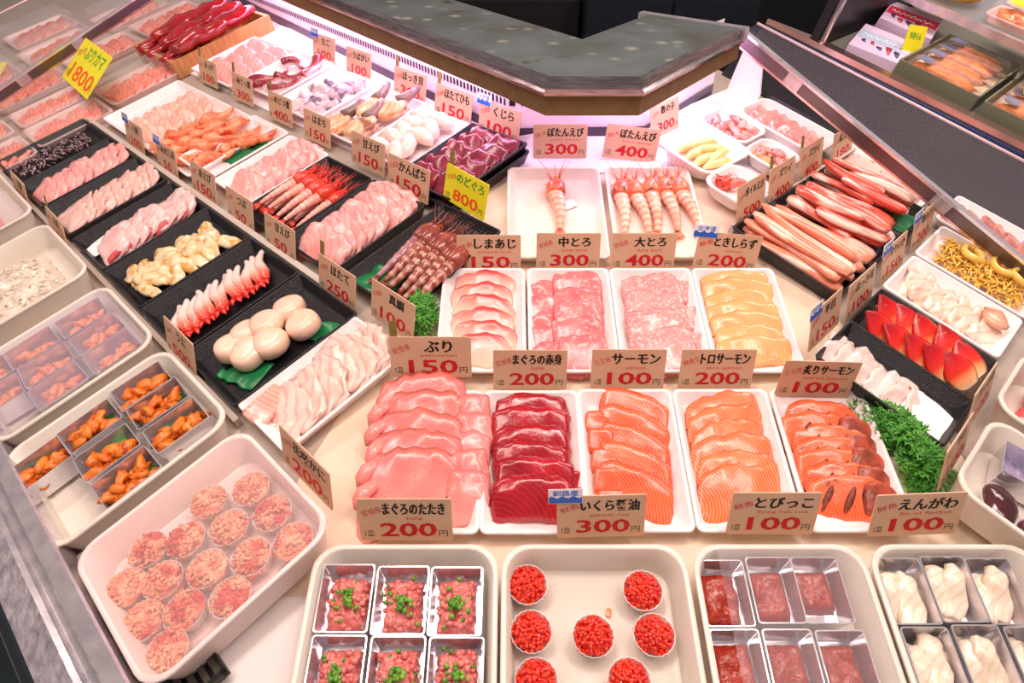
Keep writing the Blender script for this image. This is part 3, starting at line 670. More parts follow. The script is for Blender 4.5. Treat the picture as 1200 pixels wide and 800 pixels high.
# salmon roe cups
ROE = fish('salmon_roe', (214, 16, 4), (244, 60, 14), 160, rough=.06, coat=.6, sss=.25, bump=0)
def cupm(r, h, n=40):
    b = B(); rings = []
    for rad, z in ((r * .72, 0), (r * .8, h * .3), (r * .97, h), (r * .93, h), (r * .76, h * .3), (r * .68, .08)):
        rings.append([Vector((rad * (1 + .035 * (k % 2) * (1 if z > 0 else .3)) * cos(2 * pi * k / n), rad * (1 + .035 * (k % 2)) * sin(2 * pi * k / n), z)) for k in range(n)])
    return b.loft(rings).done('cup', False)
def roem(seed, r, h):
    b = B(); rnd = random.Random(seed); n = 130
    for k in range(n):
        q = math.sqrt((k + .5) / n); a = k * 2.39996 + rnd.uniform(-.4, .4); x, y = q * r * cos(a), q * r * sin(a)
        b.lump((x, y, h + .75 * (1 - q ** 2.5) + rnd.uniform(-.12, .12)), rnd.uniform(.2, .25), 0, sub=2)
    b.loft([[Vector((r * .7 * cos(t), r * .7 * sin(t), .1)) for t in [2 * pi * k / 20 for k in range(20)]], [Vector((r * .93 * cos(t), r * .93 * sin(t), h)) for t in [2 * pi * k / 20 for k in range(20)]], [Vector((r * .5 * cos(t), r * .5 * sin(t), h + .55)) for t in [2 * pi * k / 20 for k in range(20)]]])
    return b.done('roe')
CUPM = film('cup_plastic', (255, 246, 244), .45, .25)
cups = [(1.6, -26.0, 'back of the left file'), (1.9, -30.6, 'second from back of the left file'), (2.3, -35.0, 'third from back of the left file'), (8.0, -31.0, 'alone in the middle of the tub'), (13.4, -26.6, 'back of the right pair'), (14.0, -30.9, 'front of the right pair'), (11.1, -35.0, 'front right of middle')]
for i, (u, v, l) in enumerate(cups):
    M = at('c', u, v, .65, i * 37)
    thing('paper_cup', cached('cup', lambda: cupm(2.1, 2.2)), CUPM, M, 'fluted clear cup of salmon roe, ' + l, 'cup', 'roe cups')
    put('salmon_roe', cached(('roe', i % 3), lambda i=i: roem(i, 1.9, 1.75)), ROE, M, 0, 0, .1, 0, 0, 0, 'heap of red salmon roe in the cup ' + l, 'roe', 'salmon roe heaps', 'stuff')
put('roe_drop', slab_mesh(.9, .5, .1, 2), fish('roe_juice', (226, 130, 60), (236, 150, 80)), at('c', 10.0, -28.2, .62), 0, 0, 0, 0, 0, 80, 'small orange drip on the tub floor among the roe cups', 'drip')
# flying fish roe boxes with film over them
TOB = fish('flying_fish_roe', (140, 30, 10), (186, 52, 18), 260, rough=.25, bump=1.0)
pos = [(21.4, -27.2), (26.5, -26.9), (31.2, -26.9), (21.5, -34.0), (26.6, -34.0), (31.7, -34.1)]
for i, (u, v) in enumerate(pos):
    M = steel_box('c', u, v, 4.7, 6.5, w_[i] + ' steel box in the tub of fine red roe')
    put('flying_fish_roe', cached(('tob', i), lambda i=i: granule_mound(40 + i, 3.9, 5.3 if i != 2 else 4.2, 1.7, .12, 22, 6)), TOB, M, -.1, .4 if i == 2 else -.1, 0, 0, 0, 0, 'fine red brown roe in the ' + w_[i] + ' steel box under film', 'roe', 'flying fish roe portions', 'stuff')
def sheet(w, d, seed=0, amp=.3, n=14):
    def f():
        V = []; F = []
        for i in range(n + 1):
            for j in range(n + 1):
                x, y = -w / 2 + w * i / n, -d / 2 + d * j / n; V.append((x, y, amp * noise.noise(Vector((x * .25, y * .25, seed)))))
        for i in range(n):
            for j in range(n): a = i * (n + 1) + j; F.append((a, a + n + 1, a + n + 2, a + 1))
        return mk('sheet', V, F)
    return cached(('sheet', w, d, seed, amp), f)
thing('plastic_film', sheet(14.2, 21, 3), film('thin_film', (236, 222, 226), .09, .2), at('c', 28.2, -33.4, 5.05), 'hazy plastic film laid over the tub of fine red roe', 'film')
# flatfish fin boxes
ENG = fish('flatfish_fin', (240, 216, 190), (252, 236, 216), 40, line=(222, 188, 150), period=.008, dist=4, lw=.15, sss=.2)
pos = [(39.8, -27.0), (44.5, -26.8), (49.1, -27.0), (40.0, -33.8), (45.0, -33.6), (50.0, -33.8)]
m = slabs(3, 5.4, 2.6, .55, bend=-.3, curl=-.4, edge=.1, sd=70, ripple=.2)
for i, (u, v) in enumerate(pos):
    M = steel_box('c', u, v, 4.5, 6.5, w_[i] + ' steel box in the tub of pale flatfish fin')
    for k in range(4): put('flatfish_fin', m[k % 3], ENG, M, -.75 + (k % 2) * 1.3 + jit(.2), jit(.5), .3 + .45 * k, jit(8), -8 + jit(10), 84 + jit(14), ORD[k] + ' pale fin strip from the bottom in the ' + w_[i] + ' flatfish box', 'fish slice', 'flatfish fin strips')
# ------------------------------------------------------------------ left wing, tubs along the front
PALE = fish('pale_pink_fish', (250, 190, 178), (255, 216, 206), 28, line=(246, 164, 156), period=.012, dist=5, wrot=20, lw=.2, sss=.2)
PALE2 = fish('blush_fish', (252, 196, 190), (255, 222, 216), 30, line=(240, 160, 160), period=.014, dist=6, wrot=70, lw=.15, sss=.2)
PINK_ = fish('pink_fish', (252, 166, 160), (255, 198, 190), 26, line=(244, 130, 132), period=.012, dist=5, wrot=25, lw=.2)
TRANS = fish('translucent_fish', (250, 202, 186), (252, 226, 214), 26, line=(244, 140, 126), period=.018, dist=7, wrot=15, lw=.16, sss=.25)
WHITEF = fish('white_squid', (250, 226, 216), (255, 240, 234), 30, sss=.25)
tray('tub', 'l', -75.5, -76.6, 28, 22, 'beige tub of packed orange fillets at the far left edge', 'tub')
tray('tub', 'l', -43.6, -76.6, 23.6, 22, 'beige tub of white bait below the white fish tag', 'tub')
tray('tub', 'l', -15.8, -77.0, 20.4, 23, 'beige tub of film-covered sea urchin boxes', 'tub')
tray('tub', 'l', 6.7, -77.0, 20.0, 23, 'beige tub of open sea urchin boxes', 'tub')
tray('tub', 'l', 28.9, -76.2, 20.4, 21.6, 'pinkish white tub of crab meat cups', 'tub', mat=plain('pinkish_plastic', (246, 224, 218), .3, alt=(240, 216, 210), nscale=12))
FIL = fish('orange_fillet', (244, 120, 70), (252, 150, 104), 30)
for i in range(4):
    M = at('l', -66 - i * 5.2, -75.5, .8, 90); put('fish_fillet', slabs(2, 9, 4.4, 1.5, sd=75, edge=.06)[i % 2], FIL, M, 0, 0, 0, 0, 0, jit(6), ORD[i] + ' orange fillet from the right in the far left tub', 'fish slice', 'orange fillets')
thing('plastic_film', sheet(24, 19, 9, .4), HAZY, at('l', -75.5, -76.6, 4.2), 'film over the tub of orange fillets at far left', 'film')
BAIT = fish('whitebait', (228, 206, 184), (244, 232, 216), 70, sss=.2, rough=.35)
def baitm():
    b = B(); rnd = random.Random(4)
    me = granule_mound(66, 18, 15, 2.2, .9, 34, 3); b.add([tuple(c / K for c in v.co) for v in me.vertices], [tuple(p.vertices) for p in me.polygons])
    for k in range(240):
        x, y = rnd.uniform(-8, 8), rnd.uniform(-6.5, 6.5); z = 2.2 * max(0, (1 - abs(x / 9) ** 3) * (1 - abs(y / 7.5) ** 3)) ** .5 + rnd.uniform(-.1, .5); a = rnd.uniform(0, 6.28); l = rnd.uniform(.8, 1.6); d = Vector((cos(a), sin(a), rnd.uniform(-.15, .15)))
        P = Vector((x, y, z)); b.tube([P, P + d * l * .5 + Vector((0, 0, .15)), P + d * l], [.09, .13, .04], 5)
    return b.done('bait')
put('whitebait_heap', baitm(), BAIT, at('l', -43.6, -77, .6), 0, 0, 0, 0, 0, 0, 'heap of glassy white bait in its beige tub', 'fish', None, 'stuff')
UNI = fish('sea_urchin', (226, 104, 14), (244, 142, 40), 60, rough=.35, bump=1.0, spots=((188, 76, 10), 90, .58))
UNIF = fish('sea_urchin_pale', (238, 126, 62), (248, 158, 96), 60, rough=.35, bump=.9)
def unim(seed):
    b = B(); rnd = random.Random(seed)
    for k in range(16):
        x, y = rnd.uniform(-1.2, 1.2), -2.2 + 4.4 * k / 15 + rnd.uniform(-.3, .3); z = .6 + (k % 3) * .5
        b.lump((x, y, z), (rnd.uniform(.5, .75), rnd.uniform(.8, 1.35), rnd.uniform(.4, .58)), .5, 1.9, k + seed * 10, 2, Matrix.Rotation(rnd.uniform(-1.0, 1.0), 3, 'Z'))
    return b.done('uni')
def leafm(L, W, seed=0, curl=.6):
    def f():
        V = []; F = []; n, m = 12, 6
        for i in range(n + 1):
            t = i / n; w = W * (sin(pi * min(1, t * 1.02)) ** .7) * (1 - .35 * t) + .05
            for j in range(m + 1):
                s = -1 + 2 * j / m; V.append((s * w * (1 + .1 * (i % 2)), L * (t - .5), curl * s * s * .4 + .25 * sin(t * 4 + seed)))
        for i in range(n):
            for j in range(m): a = i * (m + 1) + j; F.append((a, a + 1, a + m + 2, a + m + 1))
        return mk('leaf', V, F)
    return cached(('leaf', L, W, seed), f)
uw = [(.6, -71.0, 'back left'), (5.4, -70.8, 'back middle'), (11.0, -70.8, 'back right'), (1.3, -78.5, 'centre left'), (7.5, -78.6, 'centre middle'), (13.2, -78.4, 'centre right'), (1.8, -85.4, 'front left')]
for i, (u, v, l) in enumerate(uw):
    M = steel_box('l', u, v, 5.0, 7.0, l + ' steel box in the open sea urchin tub', 1.2, jit(3))
    if i > 1: put('shiso_leaf', leafm(6.6, 2.3, i), DLEAF if i % 2 else LEAF, M, jit(.3), -.1, .9, 0, 0, 20 + jit(20), 'green shiso leaf under the sea urchin in the ' + l + ' box', 'leaf', 'shiso leaves')
    put('sea_urchin', cached(('uni', i % 4), lambda i=i: unim(i)), UNI, M, 0, -.2, .45, 0, 0, jit(12) + (180 if i % 2 else 0), 'orange sea urchin portion in the ' + l + ' box of the open tub', 'sea urchin', 'open sea urchin portions', None, 1.15)
    if i in (0, 1, 4): put('shiso_leaf', leafm(2.6, .9, i + 9), DLEAF, M, .9, 2.2, 1.2, 15, 10, 40, 'small dark leaf poking out at the back of the ' + l + ' box', 'leaf', 'small shiso leaves')
uw = [(-21.5, -71.2, 'back left'), (-15.6, -71.0, 'back middle'), (-9.8, -71.0, 'back right'), (-21.8, -78.8, 'middle left'), (-16.0, -78.6, 'middle centre'), (-10.2, -78.8, 'middle right'), (-21.8, -85.8, 'front left'), (-16.0, -85.8, 'front middle')]
for i, (u, v, l) in enumerate(uw):
    M = steel_box('l', u, v, 5.4, 6.9, l + ' steel box under film in the covered urchin tub', 1.2, jit(3))
    put('sea_urchin', cached(('uni', (i + 1) % 4), lambda i=i: unim(i + 1)), UNIF, M, 0, jit(.4), .3, 0, 0, jit(14) + (180 if i % 2 else 0), 'sea urchin portion under film in the ' + l + ' box', 'sea urchin', 'covered sea urchin portions')
thing('plastic_film', sheet(18.4, 21, 5, .25), HAZY, at('l', -15.8, -77.0, 4.7), 'hazy film stretched over the covered sea urchin tub', 'film')
# crab meat cups
CRAB = fish('crab_meat', (244, 124, 82), (254, 190, 152), 90, rough=.4, spots=((222, 52, 38), 36, .53), bump=.8)
def crabm(seed):
    b = B(); rnd = random.Random(seed)
    b.lump((0, 0, 1.1), (1.95, 1.95, 1.2), .25, 1.2, seed, 3)
    for k in range(130):
        a = rnd.uniform(0, 6.28); q = math.sqrt(rnd.random()); x, y = 2.0 * q * cos(a), 2.0 * q * sin(a); z = 1.1 + 1.25 * math.sqrt(max(0, 1 - q * q * .92)) + rnd.uniform(-.2, .15)
        d = Vector((rnd.uniform(-1, 1), rnd.uniform(-1, 1), rnd.uniform(-.35, .35))).normalized() * rnd.uniform(.3, .75); p = Vector((x, y, z)); b.tube([p - d * .5, p + Vector((0, 0, .08)), p + d * .5], [.1, rnd.uniform(.13, .22), .08], 5)
    return b.done('crab')
cr = [(25.5, -69.2), (30.4, -69.2), (35.2, -69.4), (22.9, -73.4), (27.9, -73.4), (33, -73.5), (25.2, -77.5), (30.3, -77.5), (35.2, -77.3), (22.8, -81.0), (27.6, -81.4), (32.6, -81.3), (25.0, -84.6), (30.1, -84.8), (35.0, -84.4)]
cl = ['{} in the back file of the crab tub, from left'] * 3
for i, (u, v) in enumerate(cr):
    l = ORD[i % 3] + ' from left in ' + ORD[i // 3] + ' row from back of the crab tub'
    M = at('l', u, v, .7, i * 50)
    thing('paper_cup', cached('cup2', lambda: cupm(2.25, 1.7)), CUPM, M, 'fluted cup ' + l, 'cup', 'crab meat cups')
    put('crab_meat', cached(('crab', i % 5), lambda i=i: crabm(i)), CRAB, M, 0, 0, .0, 0, 0, jit(180), 'shredded crab mound ' + l, 'crab meat', 'crab meat mounds', 'stuff', 1.03)
thing('plastic_cover', sheet(19.4, 20.4, 8, .12), CREAM, at('l', 28.9, -76.2, 4.75), 'frosted plastic cover over the crab meat tub', 'film')

# ------------------------------------------------------------------ left wing, black trays
tl = ['black tray of tiny dark fish nearest the clear packs', 'black tray of shiny pink slices right of the tiny dark fish', 'black tray of pale blush slices behind the white fish tag', 'black tray of pale red-edged slices with a blank white slip', 'black tray of beige whelk strips', 'black tray of white and red crab sticks', 'black tray of scallops on green sheets']
TX = [tray('black', 'l', -90.2 + 15.75 * i if i < 1 else -74.4 + 15.7 * (i - 1) if i < 3 else -41.6 + 15.55 * (i - 3), -54.2, 15.2 if i else 17, 20.5, tl[i]) for i in range(7)]
LITTLE = fish('tiny_fish', (150, 116, 122), (96, 66, 74), 80, rough=.2, spots=((226, 200, 204), 120, .55))
def tinym():
    b = B(); rnd = random.Random(8)
    for k in range(170):
        x, y = rnd.uniform(-3.5, 4.5), rnd.uniform(-8.5, 7.5); a = rnd.uniform(-.5, .5); d = Vector((cos(a), sin(a), rnd.uniform(-.1, .15))); p = Vector((x, y, .3 + rnd.uniform(0, .9)))
        b.tube([p - d * 1.1, p, p + d * 1.2], [.1, .24, .05], 6, .7)
    return b.done('tiny')
put('tiny_fish_heap', tinym(), LITTLE, TX[0], -1, 0, 0, 0, 0, 0, 'layer of tiny dark silvery fish in the leftmost black tray', 'fish', None, 'stuff')
fr_row(TX[1], 10, -7.8, 7.2, slabs(4, 9.8, 5.6, .55, bend=-.6, curl=-.2, edge=.1, sd=80, ripple=.25, arch=.8, taper=.15), PINK_, 'fish_slice', 'fish slice', '{} shiny pink slice from the front of its black tray', 'shiny pink slices', .7, tilt=22, x=.6, jr=16)
fr_row(TX[2], 9, -7.6, 7.2, slabs(4, 9.6, 6.0, .5, bend=-.5, curl=-.2, edge=.08, sd=84, ripple=.25, arch=.8, taper=.15), PALE, 'fish_slice', 'fish slice', '{} blush slice from the front, behind the white fish tag', 'blush slices', .7, tilt=20, x=.4, jr=14)
REDP = fish('red_edge', (226, 78, 88), (240, 120, 120), 50)
m = slabs(4, 9.2, 6.0, .55, bend=-.5, curl=-.2, edge=.08, sd=88, ripple=.25, arch=.7); me_ = slabs(2, 1.5, 3.0, .6, edge=.1, sd=92)
for i in range(8):
    o = put('fish_slice', m[i % 4], PALE2, TX[3], jit(.3), -6.4 + i * 1.95, .7, 21 + jit(3), jit(4), jit(12), ORD[i] + ' pale red-edged slice from the front, beside the blank slip', 'fish slice', 'red-edged slices')
    obj('red_edge', me_[i % 2], REDP, o, TR(3.6, -.4, -.08))
put('paper_slip', slab_mesh(4.2, 4.8, .06, 2, sq=12, edge=.01, ripple=.05), WHITE, TX[3], -2.6, -7.4, .5, 4, 0, 12, 'blank white slip lying at the front of a black tray', 'paper')
WHELK = fish('whelk', (240, 206, 150), (252, 226, 186), 30, spots=((226, 164, 84), 50, .55))
m = slabs(5, 7.6, 2.3, .6, bend=-.5, curl=-.2, edge=.1, sd=95, ripple=.25, fold=.3, sq=3, skew=.1)
for i in range(27):
    put('whelk_strip', m[i % 5], WHELK, TX[4], -3.2 + (i % 3) * 3.0 + jit(.6), -7.0 + (i // 3) * 1.75 + jit(.4), .4 + (i % 3) * .4, 14 + jit(12), jit(10), 8 + jit(30), ORD[i // 3] + ' beige whelk strip from the front, ' + ['left', 'middle', 'right'][i % 3] + ' file of its tray', 'shellfish', 'whelk strips')
STICK = fish('crab_stick', (255, 214, 206), (255, 232, 226), 40, grad=(0, -3.8, 4.2, [(0, (250, 222, 214)), (.6, (250, 204, 192)), (.84, (244, 120, 96)), (1, (226, 50, 40))]), spots=None)
def stickm(seed):
    b = B(); n = 13; P = [(-4.0 + 8 * i / (n - 1), .35 * sin(i * .6 + seed), .8 + .25 * sin(i / (n - 1) * pi)) for i in range(n)]
    b.tube(P, [.25 + .62 * sin(min(1, (i + 1.2) / (n - 2)) * pi * .5) * (1 - .25 * (i / n) ** 3) + .07 * (i % 2) for i in range(n)], 10, .8)
    for a in (-.5, .5): b.tube([(3.6, a * .4, .8), (4.3, a, .85), (5.0, a * 1.4, .7)], [.4, .42, .12], 8, .6)
    return b.done('stick')
for i in range(12): put('crab_stick', cached(('stick', i % 3), lambda i=i: stickm(i)), STICK, TX[5], jit(.3) - .2, -7.6 + i * 1.38, .1 + .2 * (i % 2), 0, 0, -24 + jit(6), ORD[i] + ' red-tipped crab stick from the front of its black tray', 'crab stick', 'crab sticks')
SCAL = fish('scallop', (254, 202, 172), (255, 224, 204), 14, sss=.2)
def scalm(seed): return B().loft([rr_(2.5 * a, z, seed) for a, z in ((.5, .02), (.86, .08), (.97, .4), (1.0, 1.1), (.97, 1.8), (.86, 2.2), (.6, 2.4), (.3, 2.46))]).done('scallop')
def rr_(r, z, seed): return [Vector((r * (1 + .05 * sin(2 * t + seed) + .03 * sin(3 * t)) * cos(t), r * (1 + .04 * sin(3 * t + seed)) * sin(t), z + .12 * sin(t + seed))) for t in [2 * pi * k / 28 for k in range(28)]]
for i, (x, y, z, l) in enumerate([(-2.3, 4.6, .3, 'back left'), (2.6, 4.2, .5, 'back right'), (-1.6, .6, .9, 'upper middle'), (2.0, -.9, .8, 'middle right'), (-3.4, -2.0, .2, 'left side'), (.6, -4.0, .5, 'front right'), (-2.6, -5.0, .3, 'front left')]):
    put('scallop', cached(('scal', i % 3), lambda i=i: scalm(i)), SCAL, TX[6], x, y, z, jit(10), jit(10), jit(180), 'plump cream scallop at the ' + l + ' of the scallop heap', 'scallop', 'scallops')
put('green_sheet', slab_mesh(7.5, 5, .08, 3, sq=12, edge=.05, ripple=.25), GREENFILM, TX[6], 1.2, -5.8, .1, 0, 0, 15, 'bright green plastic sheet at the front of the scallop tray', 'sheet')
put('green_sheet', slab_mesh(5, 3.6, .08, 6, sq=12, edge=.05, ripple=.25), GREENFILM, TX[6], 4.4, 5.6, .1, 0, 0, 35, 'green plastic sheet corner at the back right of the scallop tray', 'sheet')
# translucent sea bream on white foam
T = tray('foam', 'l', 18.3, -54.2, 12.2, 19.5, 'white foam tray of translucent sea bream between scallops and yellowtail')
put('green_sheet', slab_mesh(4, 4, .08, 8, sq=9, edge=.08, ripple=.3), GREENFILM, T, -3.4, -5.6, .15, 0, 0, 10, 'green sheet under the sea bream at the tray front', 'sheet')
fr_row(T, 8, -6.4, 6.4, slabs(4, 9.6, 6.6, .35, bend=-.3, curl=-.15, edge=.1, sd=100, ripple=.35, arch=.8), TRANS, 'sea_bream_slice', 'fish slice', '{} translucent sea bream slice from the front of its foam tray', 'sea bream slices', .5, tilt=20, jr=24)
BELLY = fish('ridged_belly', (246, 140, 120), (252, 176, 160), 30, rings=False, line=(255, 210, 198), period=.007, dist=.6, wrot=0, lw=.35)
put('sea_bream_belly', slab_mesh(6.5, 3, .7, 4, bend=-.3, edge=.06, taper=.3), BELLY, T, -3.0, -7.0, 1.0, 24, 6, 112, 'ridged pink sea bream belly strip at the front left of the tray', 'fish slice')

# ------------------------------------------------------------------ left wing, upper row
T = tray('foam', 'l', -71.0, -31.2, 46, 20, 'long white foam tray of pale slices and orange whelk meat at the back left')
m = slabs(3, 8.6, 4.4, .6, bend=-.5, curl=-.3, edge=.08, sd=105, ripple=.25)
OCTO = fish('pale_octopus', (252, 190, 168), (255, 218, 202), 30, line=(246, 150, 130), period=.016, dist=6, lw=.15, sss=.2)
for i in range(12): put('pale_slice', m[i % 3], OCTO, T, -11 + (i % 2) * 7.5 + jit(.4), -6.2 + (i // 2) * 2.5, .6 + .5 * (i % 2), 28, jit(5), jit(14), ORD[i // 2] + ' pale slice from the front, ' + ('left' if i % 2 == 0 else 'right') + ' file of the long foam tray', 'fish slice', 'pale slices')
ORG = fish('orange_shellfish', (244, 116, 70), (255, 176, 130), 30, spots=((222, 74, 44), 45, .58))
def meatm(seed):
    b = B(); rnd = random.Random(seed); P = [(0, -3.2 + 6.4 * t / 8, .9 + .5 * sin(t * .8 + seed)) for t in range(9)]
    return b.tube([(p[0] + .35 * sin(k + seed), p[1], p[2]) for k, p in enumerate(P)], [.4, .95, 1.25, 1.3, 1.15, 1.0, .8, .6, .2], 11, .75).lump((.3, -2.2, 1.2), (1.2, 1.5, .9), .3, 1, seed, 2).done('meat')
for i in range(12): put('whelk_meat', cached(('meat', i % 4), lambda i=i: meatm(i)), ORG, T, 6.2 + (i % 3) * 4.4 + jit(.6), -6.2 + (i // 3) * 3.9 + jit(.5), .2 + .5 * (i % 2), 0, 0, -38 + jit(26), ORD[i // 3] + ' orange whelk from the front, ' + ['left', 'middle', 'right'][i % 3] + ' file of the orange pile', 'shellfish', 'orange whelk meats', None, 1.18)
T = tray('foam', 'l', -49.7, -30, 14.5, 18.5, 'white foam tray of a few orange shellfish on a green sheet', h=.3)
put('green_sheet', slab_mesh(10, 9, .08, 5, sq=10, edge=.05, ripple=.2), GREENFILM, T, 1, 1, .1, 0, 0, 0, 'green sheet under the few orange shellfish', 'sheet')
for i, (x, y, a) in enumerate([(-2, -5, 10), (.6, -3.4, -20), (-1.2, .6, 14), (1.4, 2.6, -30), (-1.4, 4.6, 20), (2.6, 5.4, -14)]): put('whelk_meat', cached(('meat', i % 4), lambda i=i: meatm(i)), ORG, T, x, y, .25, 0, 0, a, ORD[i] + ' orange shellfish from the front, on the green sheet', 'shellfish', 'orange shellfish on green')
T = tray('foam', 'l', -34.9, -30, 14.4, 18, 'white foam tray heaped with pink conger slices beside the red shrimp')
fr_row(T, 8, -6.2, 6.6, slabs(4, 9.6, 6.2, .7, bend=-1.0, curl=-.5, edge=.07, sd=110, ripple=.35), PINK_, 'fish_slice', 'fish slice', '{} limp pink slice from the front, left of the red shrimp', 'limp pink slices', 1.0, tilt=26, jr=12)
T = tray('black', 'l', -20.2, -31.4, 14.4, 19.5, 'black tray of red-headed sweet shrimps')
AMB = fish('sweet_shrimp', (252, 170, 152), (255, 204, 190), 40, rings=False, line=(240, 120, 100), period=.009, dist=1, wrot=90, lw=.2)
AMH = fish('sweet_shrimp_head', (226, 48, 32), (244, 84, 56), 50, spots=((70, 40, 34), 60, .64))
for i in range(9): shrimp(T, -5.6 + (i % 5) * 2.7 + (1.3 if i > 4 else 0), 2.0 - (1.6 if i > 4 else 0) + jit(.7), .1 + (1.3 if i > 4 else 0), jit(7) - 4, ORD[i % 5] + ' red-headed sweet shrimp from the left, ' + ('upper' if i > 4 else 'lower') + ' layer of its tray', 11.5, .95, AMB, AMH, legs=False, group='sweet shrimps', feel=.8)
T = tray('black', 'l', -5.4, -31.4, 14.6, 19.5, 'black tray of broad pink amberjack slices behind the scallop tag')
fr_row(T, 9, -7.0, 6.8, slabs(4, 11.6, 6.4, .55, bend=-.7, curl=-.2, edge=.07, sd=115, ripple=.3, arch=.9, taper=.1), PINK_, 'amberjack_slice', 'fish slice', '{} broad pink amberjack slice from the front of its tray', 'amberjack slices', 1.0, tilt=30, jr=6)
T = tray('black', 'l', 10.6, -30.0, 13.6, 21, 'black tray of brown banded prawns by the small parsley')
PRB = fish('prawn_shell', (128, 52, 40), (168, 84, 62), 40, rings=False, la=.6, line=(226, 182, 160), period=.016, dist=.5, wrot=90, lw=.3, rough=.2)
PRH = fish('prawn_head', (130, 50, 42), (176, 90, 70), 40, rough=.2)
PRB2 = fish('prawn_shell_violet', (170, 100, 96), (206, 150, 150), 40, rings=False, line=(150, 110, 160), period=.016, dist=.5, wrot=90, lw=.4, rough=.2)
for i in range(6): shrimp(T, -3.6 + i * 1.85, 1.8 - i * .2, .15 + (i % 2) * .45, 3 + jit(4), ORD[i] + ' brown banded prawn from the left in its black tray', 14, 1.15, PRB2 if i == 0 else PRB, PRH, legs=False, group='banded prawns', feel=.8)
put('green_sheet', slab_mesh(8, 5.5, .08, 4, sq=10, edge=.08, ripple=.3), GREENFILM, T, -2.8, -7.4, .1, 0, 0, 0, 'green sheet at the front of the prawn tray', 'sheet')

# ------------------------------------------------------------------ left wing, back row on the white board
hb = .5
T = tray('foam', 'l', -85.2, -7.4, 21, 19, 'white foam tray of marbled pink slices beside the red roe crate', h=hb)
fr_row(T, 4, -5.5, 5, slabs(2, 9.6, 6.6, .7, bend=-.4, edge=.06, sd=120), PINK_, 'fish_slice', 'fish slice', '{} marbled pink slice from the front, left half by the roe crate', 'marbled pink slices', .5, tilt=18, x=-4.4, jr=8)
fr_row(T, 4, -5.0, 5.6, slabs(2, 9.6, 6.6, .7, bend=-.4, edge=.06, sd=122), PINK_, 'fish_slice', 'fish slice', '{} marbled pink slice from the front, right half by the octopus', 'marbled pink slices', .6, tilt=18, x=4.6, jr=8)
T = tray('foam', 'l', -66.8, -6, 15.6, 17, 'white foam tray of purple-skinned octopus legs', h=hb)
OCT = fish('octopus_tentacle', (250, 224, 224), (255, 238, 236), 40, grad=(2, .3, 1.9, [(0, (252, 230, 230)), (.5, (240, 190, 190)), (.72, (150, 48, 52)), (1, (116, 26, 36))]), sss=.1)
def octm(seed):
    b = B(); n = 12; rnd = random.Random(seed)
    P = [Vector((-4.5 + 9 * i / n, 1.6 * sin(i * .42 + seed), 1.0 + .3 * sin(i * .7 + seed))) for i in range(n + 1)]
    b.tube(P, [1.25 - 1.0 * i / n for i in range(n + 1)], 12, .95)
    for i in range(1, n):
        r = 1.25 - 1.0 * i / n
        for s in (-1, 1): b.tube([P[i] + Vector((0, -r * .75, s * r * .4 + .05)), P[i] + Vector((0, -r * 1.15, s * r * .45 + .1))], [r * .36, r * .3], 8)
    return b.done('octopus')
for i, (x, y, z, a) in enumerate([(-3.6, -3.6, .1, 68), (-.4, -3.2, .5, 110), (2.2, 1.0, .2, 60), (-1.5, 3.8, .4, 15), (3.4, 4.6, .3, -40), (4.2, -2.2, .1, 85)]):
    put('octopus_tentacle', cached(('oct', i % 3), lambda i=i: octm(i)), OCT, T, x, y, z, 0, 0, a, ORD[i] + ' purple octopus leg from the front of its foam tray', 'octopus', 'octopus legs')
T = tray('foam', 'l', -49.4, -7.2, 16.4, 17.6, 'white foam tray of lilac grey shellfish strips', h=hb)
LIL = fish('lilac_shellfish', (206, 180, 188), (236, 214, 214), 30, spots=((132, 106, 128), 34, .53), sss=.1)
m = slabs(4, 8.6, 3.2, .9, bend=-.8, curl=-.4, edge=.16, sd=126, ripple=.6, fold=.8)
for i in range(8): put('shellfish_strip', m[i % 4], LIL, T, -3 + (i % 2) * 5.6 + jit(.4), -5.6 + (i // 2) * 3.4, .5 + .4 * (i % 2), 18, jit(10), 30 + jit(30), ORD[i // 2] + ' lilac shellfish strip from the front, ' + ('left' if i % 2 == 0 else 'right') + ' side', 'shellfish', 'lilac shellfish strips')
T = tray('foam', 'l', -31.4, -8.0, 15.6, 17.6, 'white foam tray of brown giant clams with dark siphons', h=hb)
CLAM = fish('giant_clam', (226, 158, 108), (246, 200, 156), 24, spots=((150, 98, 66), 24, .58), line=(250, 216, 184), period=.01, dist=4, lw=.2)
SIPH = fish('clam_siphon', (120, 92, 92), (160, 128, 120), 40)
def clamm(seed):
    b = B(); b.lump((0, -1.2, 1.5), (2.7, 3.6, 1.5), .18, .6, seed, 3); b.tube([(-1.8, -3, .8), (-2.5, -1, 1.1), (-2.2, 2.4, .9)], [.5, .8, .2], 9, .6).tube([(1.8, -3.6, .8), (2.5, -1, 1.1), (2.0, 2.0, .9)], [.5, .8, .2], 9, .6); return b.done('clam')
def siphm(seed):
    b = B(); b.tube([(0, .6, 2.2), (.2, 2.4, 2.4), (.5, 4.0, 2.9), (.3, 5.2, 3.3), (.2, 5.8, 3.2)], [1.3, 1.15, .9, .8, .4], 12, .9); return b.done('siphon')
for i, (x, y, z, a) in enumerate([(-3.6, -4.6, .1, -6), (2.4, -3.2, .4, 8), (-.8, 2.2, .8, 20), (3.4, 4.2, .6, -14)]):
    e = empty('giant_clam', T @ TR(x, y, z) @ RO(a), ORD[i] + ' brown giant clam from the front of its foam tray', 'shellfish', 'giant clams')
    obj('body', cached(('cl', i % 2), lambda i=i: clamm(i)), CLAM, e); obj('siphon', cached(('si', 0), lambda: siphm(0)), SIPH, e)
T = tray('foam', 'l', -17.0, -8.8, 14.8, 16.8, 'white foam tray of cream cod milt lobes left of the whale meat', h=hb)
